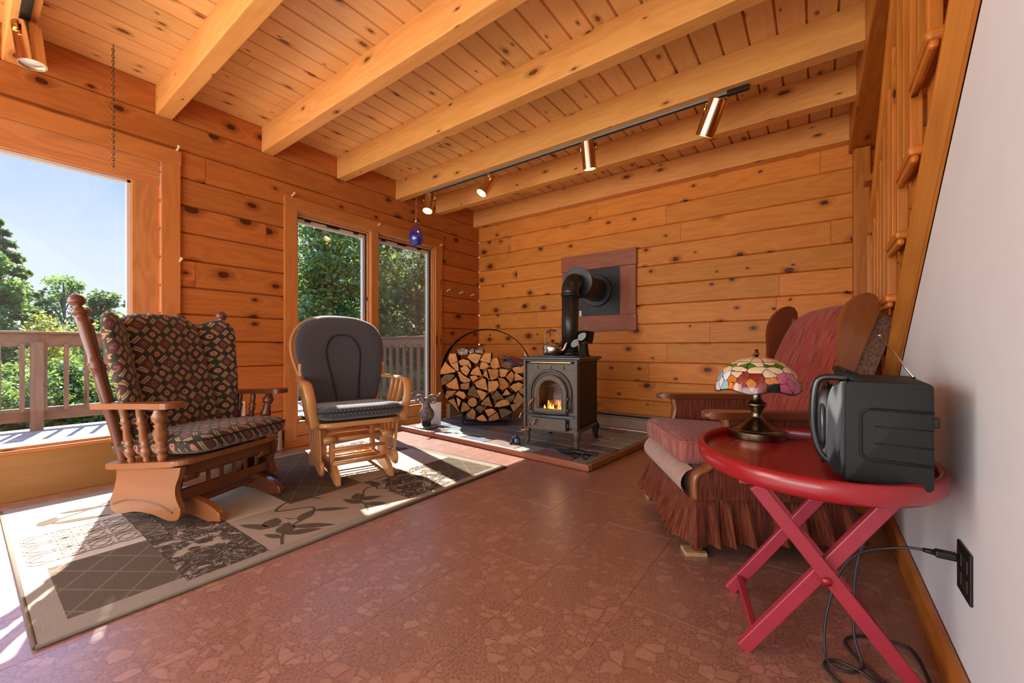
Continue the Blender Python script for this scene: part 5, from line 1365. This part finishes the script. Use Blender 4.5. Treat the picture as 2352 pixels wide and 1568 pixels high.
ZT = 2.418
spot('spotlight', 'lit brass spotlight at the window end of the long track', -3.14, 2.835, ZT, (.12, -.35, -1))
spot('spotlight', 'lit brass spotlight second from the window on the long track', -2.37, 2.835, ZT, (-.30, -.55, -1))
spot('spotlight', 'brass spotlight hanging nearly straight down above the stove', -1.38, 2.835, ZT, (-.02, .25, -1), L=.20)
spot('spotlight', 'tilted brass spotlight at the black feed end of the long track', -.52, 2.835, ZT, (-.52, .35, -1), L=.215, r=.057)
tk2 = thing('light_track', 'black track rail under the beam nearest the large window', 'light track', (-2.2, .186, 2.437))
m = MB(); m.box((0, 0, -.009), (2.0, .034, .018), bev=.002); m.build('rail', M_BLACK, tk2)
spot('spotlight', 'brass spotlight with ribbed lens above the large window', -3.05, .2, ZT, (.10, .10, -1), L=.19, r=.05, lit=False, grp='brass spotlight on the second track')

# ------------------------------------------------------------------ hanging things and pegs
hc = thing('hanging_chain', 'thin metal chain hanging from the ceiling before the large window', 'chain', (-3.32, .54, ZC))
m = MB(); m.tube([(0, 0, 0), (0, 0, -.01), (.008, 0, -.016), (.010, 0, -.026), (0, 0, -.034), (-.008, 0, -.028)], .002, 6); m.build('hook', M_PEWTER, hc)
m = MB()
n = 40
for k in range(n):
    z = -.034 - k * .0178
    pl = [(.006*math.cos(a), .012*math.sin(a)) for a in [2*PI*q/12 for q in range(12)]]
    m.tube([(p[0], 0, z + p[1]) if k % 2 else (0, p[0], z + p[1]) for p in pl], .0021, 6, True)
o = m.build('chain', M_PEWTER, hc)
go = thing('hanging_ornament', 'blue iridescent glass teardrop with copper wire hanging from the beam', 'ornament', (-3.335, 2.83, 2.437))
m = MB(); m.tube([(0, 0, 0), (0, 0, -.02)], .002, 6)
for k in range(12):
    z = -.02 - k * .0185; pl = [(.006*math.cos(a), .012*math.sin(a)) for a in [2*PI*q/10 for q in range(10)]]
    m.tube([(p[0], 0, z + p[1]) if k % 2 else (0, p[0], z + p[1]) for p in pl], .0017, 5, True)
m.build('copper_chain', M_COPPER, go)
t = NT('iridescent_glass'); o = t.obj(); lw = t.n('ShaderNodeLayerWeight'); lw.inputs[0].default_value = .45
sz = t.n('ShaderNodeSeparateXYZ'); t.l(o, sz.inputs[0]); nz = t.noise(o, 9, 2).outputs[0]
col = t.mix(t.sstep(t.math('ADD', sz.outputs[2], t.math('MULTIPLY', nz, .12)), -.40, -.28), C('#1238b0'), C('#8c3a5c')); col = t.mix(t.sstep(lw.outputs['Facing'], .5, .95), col, C('#3fa0d8'))
t.bsdf(col, .06, 0, .8, coat=1, Transmission_Weight=.45); M_IRI = t.mat
m = MB(); S = spline([(.018, -.285), (.02, -.30), (.045, -.34), (.072, -.40), (.078, -.44), (.066, -.49), (.035, -.52), (0, -.53)], 6); m.lathe([(0, -.285)] + [(max(0, r), z) for r, z in S], 28); m.build('teardrop', M_IRI, go)
m = MB(); m.tube([(0, 0, -.236), (0, 0, -.29)], [.024, .02], 14)
for k in range(3): m.tube([(.026*math.cos(a), .026*math.sin(a), -.245 - .018*k) for a in [2*PI*q/16 for q in range(16)]], .0035, 6, True)
S = [(.03 + .045 * math.sin(PI * min(1, k/26)), k * .32, -.29 - .009 * k) for k in range(26)]
m.tube([(r * math.cos(a) * 1.02, r * math.sin(a) * 1.02, z) for r, a, z in S], .0028, 6); cap = m.build('wire_cap', M_COPPER, go)
for a in (0, 1.6, 3.2, 4.8):
    m = MB(); m.lathe([(0, -.012), (.009, -.007), (.012, 0), (.009, .007), (0, .012)], 12, T(.036*math.cos(a), .036*math.sin(a), -.265)); m.build('bead', M_PLASTG, cap)
pegs = [((XL, .907, 2.228), 'pale wooden peg on the top corner of the large window casing'), ((XL, .922, 1.455), 'pale wooden peg on the side casing of the large window'), ((XL, 1.69, 2.145), 'pale wooden peg at the left top corner of the double window'),
        ((XL, 2.535, 2.09), 'pale peg above the mullion of the double window'), ((XL, 3.39, 2.055), 'pale peg at the upper right corner of the double window casing'),
        ((XL, 3.52, 1.54), 'first of three pale pegs in a row right of the double window'), ((XL, 3.74, 1.535), 'middle of three pale pegs in a row right of the double window'), ((XL, 3.95, 1.525), 'last of three pale pegs in a row, nearest the corner')]
for (p, lab) in pegs:
    m = MB(); spin(m, (0, 0, 0), (.055, .0, .018), [(0, .007), (.08, .011), (.2, .007), (.55, .0055), (.8, .008), (.93, .0115), (1, .0)], 12)
    o = m.build('wall_peg', M_PEG, None, (p[0] + .012 if abs(p[1] - 2.5) < 1.7 else p[0], p[1], p[2])); tag(o, lab, 'peg', 'pale wooden pegs around the windows')
# ------------------------------------------------------------------ trees and shrubs outside
def leafmat(name, a, b, c):
    t = NT(name); rn = t.rnd()
    col = t.mix(rn, C(a), C(b)); col = t.mix(t.math('GREATER_THAN', rn, .86), col, C(c))
    d = t.n('ShaderNodeBsdfDiffuse'); t.l(col, d.inputs[0]); tr = t.n('ShaderNodeBsdfTranslucent'); t.l(t.mix(.42, col, C('#a4ba56')), tr.inputs[0])
    mx = t.n('ShaderNodeMixShader'); mx.inputs[0].default_value = .45; t.l(d.outputs[0], mx.inputs[1]); t.l(tr.outputs[0], mx.inputs[2])
    g = t.n('ShaderNodeBsdfGlossy'); g.inputs['Roughness'].default_value = .4; m2 = t.n('ShaderNodeMixShader'); m2.inputs[0].default_value = .05; t.l(mx.outputs[0], m2.inputs[1]); t.l(g.outputs[0], m2.inputs[2])
    t.l(m2.outputs[0], t.out.inputs[0]); return t.mat
LF = {'mid': leafmat('leaf_mid', '#304f26', '#58803c', '#8aa552'), 'dark': leafmat('leaf_dark', '#16291a', '#2c462e', '#4a663e'),
      'light': leafmat('leaf_light', '#2c4a1c', '#4a6a2a', '#74893e'), 'spruce': leafmat('needles', '#1e3624', '#3a583e', '#56764f'), 'yellow': leafmat('leaf_yellow', '#6c762c', '#989240', '#a87c34')}
M_TRUNK = simple('tree_trunk', '#5b4c3e', .9, var=.3, vscale=8, bump=.5, bscale=30)
def leaves(name, pts, size, mat, parent, slim=.55):
    V = []; Fc = []; rn = []
    g = R.gauss; u = R.random
    for (x, y, z) in pts:
        s = size * (.6 + .8 * u())
        ax, ay, az = g(0, 1), g(0, 1), g(0, .7)
        l = math.sqrt(ax*ax + ay*ay + az*az) + 1e-6; ax, ay, az = ax/l*s, ay/l*s, az/l*s
        bx, by, bz = g(0, 1), g(0, 1), g(0, 1)
        cx, cy, cz = ay*bz - az*by, az*bx - ax*bz, ax*by - ay*bx
        l = math.sqrt(cx*cx + cy*cy + cz*cz) + 1e-6; k = s * slim / l * .5; cx, cy, cz = cx*k, cy*k, cz*k
        i = len(V)
        V += [(x - ax*.5, y - ay*.5, z - az*.5), (x + cx, y + cy, z + cz), (x + ax*.5, y + ay*.5, z + az*.5), (x - cx, y - cy, z - cz)]
        Fc.append((i, i+1, i+2, i+3)); rn.append(u())
    me = bpy.data.meshes.new(name); me.from_pydata(V, [], Fc)
    at = me.attributes.new('rnd', 'FLOAT', 'FACE'); at.data.foreach_set('value', rn)
    me.materials.append(mat); o = bpy.data.objects.new(name, me); COL.objects.link(o); o.parent = parent; return o
GZ = -.9
def rs():
    while 1:
        p = (R.uniform(-1, 1), R.uniform(-1, 1), R.uniform(-1, 1))
        if p[0]**2 + p[1]**2 + p[2]**2 <= 1: return p
def broadleaf(label, x, y, h, w, n, size, mat, cl=26, group=None, low=.12, cat='tree'):
    t_ = thing('broadleaf_tree', label, cat, (x, y, GZ), 0, group)
    m = MB(); br = spline([(0, 0, 0), (R.uniform(-.1, .1), R.uniform(-.1, .1), h*.3), (R.uniform(-.2, .2), R.uniform(-.2, .2), h*.62), (0, 0, h*.95)], 4)
    m.tube(br, [h * .018 * (1 - .8 * i / len(br)) + .01 for i in range(len(br))], 8)
    C_ = []
    for k in range(cl):
        a = R.uniform(0, 2*PI); f = R.uniform(low, 1); prof = math.sin(PI * min(1, max(.06, (f - low*.4)) ) ** .8) * .5 + .12
        rr = prof * w * .62 * R.uniform(.35, 1.0)
        c = (rr * math.cos(a), rr * math.sin(a), h * (f * .92 + .04)); C_.append((c, w * R.uniform(.13, .24)))
        m.tube([(0, 0, c[2] * .8), (c[0]*.6, c[1]*.6, c[2]*.93), c], [h*.006 + .004, h*.004 + .003, .006], 5)
    m.build('trunk', M_TRUNK, t_)
    P = []
    for k in range(n):
        c, r_ = C_[R.randrange(cl)]; q = rs(); P.append((c[0] + q[0]*r_, c[1] + q[1]*r_, c[2] + q[2]*r_*.75))
    leaves('crown', P, size, mat, t_, .62); return t_
def conifer(label, x, y, h, w, n, size, mat, group=None):
    t_ = thing('spruce_tree', label, 'tree', (x, y, GZ), 0, group)
    m = MB(); m.tube([(0, 0, 0), (0, 0, h * .99)], [h*.016 + .01, .006], 8); m.build('trunk', M_TRUNK, t_)
    P = []; nb = int(h * 9)
    B = [(R.uniform(0, 2*PI), R.uniform(.06, 1)) for k in range(nb)]
    for k in range(n):
        a, f = B[R.randrange(nb)]; L = (1 - f) ** .85 * w * .5 * (.8 + .2 * math.sin(a * 3)) + .05; q = R.random() ** .6
        rr = L * q; a2 = a + R.gauss(0, .09); z = h * f - rr * .28 + R.gauss(0, .03 * h * .12)
        P.append((rr * math.cos(a2), rr * math.sin(a2), z + R.uniform(-.05, .05)))
    leaves('crown', P, size, mat, t_, .30); return t_
# big trees close behind the deck, seen through the double window
broadleaf('large broadleaf tree filling the left pane of the double window', -9.6, 5.2, 6.6, 4.6, 15000, .13, LF['mid'], 44)
broadleaf('light green tree low in the left pane of the double window', -8.6, 4.7, 3.6, 2.6, 8000, .10, LF['light'], 26)
conifer('dark spruce tree behind the left edge of the double window', -11.5, 4.9, 6.0, 3.4, 9000, .17, LF['spruce'])
broadleaf('dark tree filling the lower right pane of the double window', -9.4, 8.2, 5.2, 4.2, 12000, .12, LF['dark'], 36)
conifer('tall dark spruce at the left of the right hand window pane', -9.8, 7.0, 7.2, 3.0, 9000, .17, LF['spruce'])
broadleaf('thin airy tree with sky showing between its leaves in the right pane', -8.6, 8.9, 7.0, 3.6, 5000, .10, LF['mid'], 30, low=.35)
conifer('dark spruce tree at the far right edge of the double window', -8.2, 9.6, 5.0, 3.0, 8000, .16, LF['spruce'])
broadleaf('dense mid green tree behind the deck end railing', -12.5, 8.6, 5.2, 4.6, 9000, .14, LF['dark'], 34)
# trees beyond the large window
def at(px, d, py=None):
    A = rad(36.53); l = (px - 1176) / 941.0
    return ((-math.sin(A) + l * math.cos(A)) * d, (math.cos(A) + l * math.sin(A)) * d)
def top(py, d): return .85 + (799 - py) / 941.0 * d - GZ
x, y = at(2, 13.5); conifer('tallest dark spruce at the left edge of the large window', x, y, top(505, 13.5), 4.2, 9000, .22, LF['spruce'])
x, y = at(-30, 12.5); broadleaf('tall broadleaf tree beside the tallest spruce in the large window', x, y, top(560, 12.5), 2.0, 9000, .17, LF['mid'], 40)
x, y = at(52, 15); conifer('dark spruce right of the tallest spruce in the large window', x, y, top(592, 15), 3.4, 6000, .2, LF['spruce'])
x, y = at(98, 17); conifer('small pointed spruce beside the thin birch in the large window', x, y, top(665, 17), 2.2, 3500, .17, LF['spruce'])
x, y = at(146, 18); broadleaf('thin pale birch tree standing above the plaid glider', x, y, top(636, 18), 2.3, 2600, .14, LF['mid'], 24, low=.3)
x, y = at(193, 24); conifer('tiny thin spruce on the skyline above the plaid glider', x, y, top(676, 24), 1.4, 1500, .15, LF['spruce'])
x, y = at(236, 21); broadleaf('rounded tree on the skyline above the plaid cushion', x, y, top(668, 21), 2.6, 3500, .17, LF['dark'], 26)
x, y = at(292, 22); conifer('slim spruce beside the right edge of the large window', x, y, top(676, 22), 1.8, 2500, .17, LF['spruce'])
x, y = at(270, 19); broadleaf('low round tree near the right edge of the large window', x, y, top(722, 19), 2.6, 2500, .16, LF['mid'], 20)
def shrub(label, x, y, h, w, n, size, mat, group=None):
    s_ = thing('shrub', label, 'shrub', (x, y, GZ), 0, group)
    m = MB(); C_ = []
    for k in range(16):
        a = R.uniform(0, 2*PI); rr = w * .5 * R.uniform(.1, .9); c = (rr*math.cos(a), rr*math.sin(a), h * R.uniform(.3, .88)); C_.append((c, w * .2)); m.tube([(0, 0, 0), (c[0]*.6, c[1]*.6, c[2]*.6), c], [.02, .012, .005], 5)
    m.build('stem', M_TRUNK, s_)
    P = []
    for k in range(n):
        c, r_ = C_[R.randrange(16)]; q = rs(); P.append((c[0] + q[0]*r_, c[1] + q[1]*r_, c[2] + q[2]*r_*h/w))
    leaves('foliage', P, size, mat, s_, .5); return s_
x, y = at(92, 11); shrub('yellow green shrub above the deck railing', x, y, top(726, 11), 1.2, 1800, .11, LF['yellow'])
x, y = at(135, 12.5); shrub('reddish yellow shrub right of the yellow one above the railing', x, y, top(742, 12.5), 1.5, 1800, .11, LF['yellow'])
hl = [('bright fern green shrub behind the deck railing at the left frame edge', -20, 6.1, 838, 'light'), ('bright leafy shrub behind the railing post in the large window', 75, 6.3, 832, 'light'), ('light green shrub behind the third railing baluster', 150, 6.5, 826, 'light'), ('leafy shrub behind the railing beside the plaid glider', 215, 6.9, 838, 'mid'),
      ('dark shrub behind the railing hidden partly by the plaid glider', 300, 7.4, 836, 'dark'), ('bright shrub seen low through the right pane behind the railing balusters', 905, 8.2, 850, 'light'), ('green shrub at the right end of the deck end railing', 965, 8.4, 858, 'mid'), ('green shrub at the left end of the deck end railing', 800, 8.6, 846, 'mid')]
for (lab, px, d, py, k) in hl:
    x, y = at(px, d); shrub(lab, x, y, top(py, d), 1.5, 5200, .085, LF[k])
dk = [(-30, 16, 740), (20, 17, 745), (80, 18, 742), (130, 20, 745), (185, 22, 742), (240, 24, 736), (300, 24, 735), (370, 22, 735), (450, 20, 730)]
names = ['left frame edge', 'tall spruce foot', 'second spruce foot', 'birch foot', 'skyline spruce foot', 'rounded tree foot', 'window right edge', 'wall side', 'far end']
for k, (px, d, py) in enumerate(dk):
    x, y = at(px, d); shrub('distant dark undergrowth clump beyond the deck, near the ' + names[k], x, y, top(py, d), 2.8, 2600, .17, LF['dark'])
t = NT('meadow'); n = t.noise(t.obj(), 1.2, 5).outputs[0]; t.bsdf(t.mix(t.sstep(n, .35, .65), C('#34411f'), C('#66703a')), .95); M_MEADOW = t.mat
m = MB(); m.quad([(-90, -70, GZ), (-3.8, -70, GZ), (-3.8, 70, GZ), (-90, 70, GZ)]); o = m.build('ground_outside', M_MEADOW); struct(o)

# ------------------------------------------------------------------ light, sky, camera
w = bpy.data.worlds.new('sky'); scene.world = w; w.use_nodes = True; nt = w.node_tree; nt.nodes.clear()
tc = nt.nodes.new('ShaderNodeTexCoord'); sp = nt.nodes.new('ShaderNodeSeparateXYZ'); nt.links.new(tc.outputs['Generated'], sp.inputs[0])
rp = nt.nodes.new('ShaderNodeValToRGB'); nt.links.new(sp.outputs[2], rp.inputs[0])
cr = rp.color_ramp; cr.elements[0].position = .0; cr.elements[0].color = C('#e6eefb'); cr.elements[1].position = .5; cr.elements[1].color = C('#6fa4ee')
e = cr.elements.new(.16); e.color = C('#d2e2fa'); e = cr.elements.new(.30); e.color = C('#a4c6f6')
nz = nt.nodes.new('ShaderNodeTexNoise'); nt.links.new(tc.outputs['Generated'], nz.inputs['Vector']); nz.inputs['Scale'].default_value = 3; nz.inputs['Detail'].default_value = 5
mr = nt.nodes.new('ShaderNodeMapRange'); nt.links.new(nz.outputs[0], mr.inputs[0]); mr.inputs[1].default_value = .5; mr.inputs[2].default_value = .75; mr.inputs[4].default_value = .35
mxn = nt.nodes.new('ShaderNodeMix'); mxn.data_type = 'RGBA'; nt.links.new(mr.outputs[0], mxn.inputs[0]); nt.links.new(rp.outputs[0], mxn.inputs[6]); mxn.inputs[7].default_value = (.92, .94, .98, 1)
bg = nt.nodes.new('ShaderNodeBackground'); nt.links.new(mxn.outputs[2], bg.inputs[0]); mh = nt.nodes.new('ShaderNodeMapRange'); nt.links.new(sp.outputs[2], mh.inputs[0]); mh.inputs[1].default_value = .32; mh.inputs[2].default_value = .55; mh.inputs[3].default_value = .76; mh.inputs[4].default_value = 2.6; nt.links.new(mh.outputs[0], bg.inputs[1])  # sky boosted above the camera's view as added light for floor and bounce
ow = nt.nodes.new('ShaderNodeOutputWorld'); nt.links.new(bg.outputs[0], ow.inputs[0])
def light(name, typ, loc, energy, col=(1, 1, 1), **k):
    d = bpy.data.lights.new(name, typ); d.energy = energy; d.color = col
    for a, v in k.items(): setattr(d, a, v)
    o = bpy.data.objects.new(name, d); COL.objects.link(o); o.location = loc; return o
s = light('sun', 'SUN', (-8, 3, 8), 17.0, (1, .94, .86), angle=rad(.6))
s.rotation_euler = Vector((.957 * math.cos(rad(44.5)), -.29 * math.cos(rad(44.5)), -math.sin(rad(44.5)))).to_track_quat('-Z', 'Y').to_euler()
a = light('area_fill_left', 'AREA', (-3.3, -1.7, 1.55), 52, (1, .97, .93), shape='RECTANGLE', size=1.9, size_y=1.8)  # fill lamp added out of view to brighten the white wall
a.rotation_euler = Vector((1, .42, .0)).to_track_quat('-Z', 'Y').to_euler()
a = light('area_fill_rear', 'AREA', (-1.3, -2.6, 1.0), 60, (1, .95, .88), shape='RECTANGLE', size=3.2, size_y=1.6)  # fill lamp added behind the camera, tilted up to lift room and ceiling
a.rotation_euler = Vector((-.1, 1, .42)).to_track_quat('-Z', 'Y').to_euler()
light('fire_glow', 'POINT', (-1.72, 2.98, .42), 0.7, (1, .5, .2), shadow_soft_size=.06)
cam = bpy.data.cameras.new('camera'); cam.sensor_fit = 'HORIZONTAL'; cam.sensor_width = 36; cam.lens = 36 * 941 / 2352; cam.shift_y = 15 / 2352; cam.clip_start = .02; cam.clip_end = 300
co = bpy.data.objects.new('camera', cam); COL.objects.link(co); co.location = (0, 0, .85); co.rotation_euler = (PI/2, 0, rad(36.53)); scene.camera = co
scene.view_settings.view_transform = 'Standard'; scene.view_settings.look = 'None'; scene.view_settings.exposure = 0.7; scene.view_settings.gamma = 1.0
scene.cycles.use_denoising = True
scene.cycles.max_bounces = 10; scene.cycles.diffuse_bounces = 5; scene.cycles.transparent_max_bounces = 16; scene.cycles.sample_clamp_indirect = 6
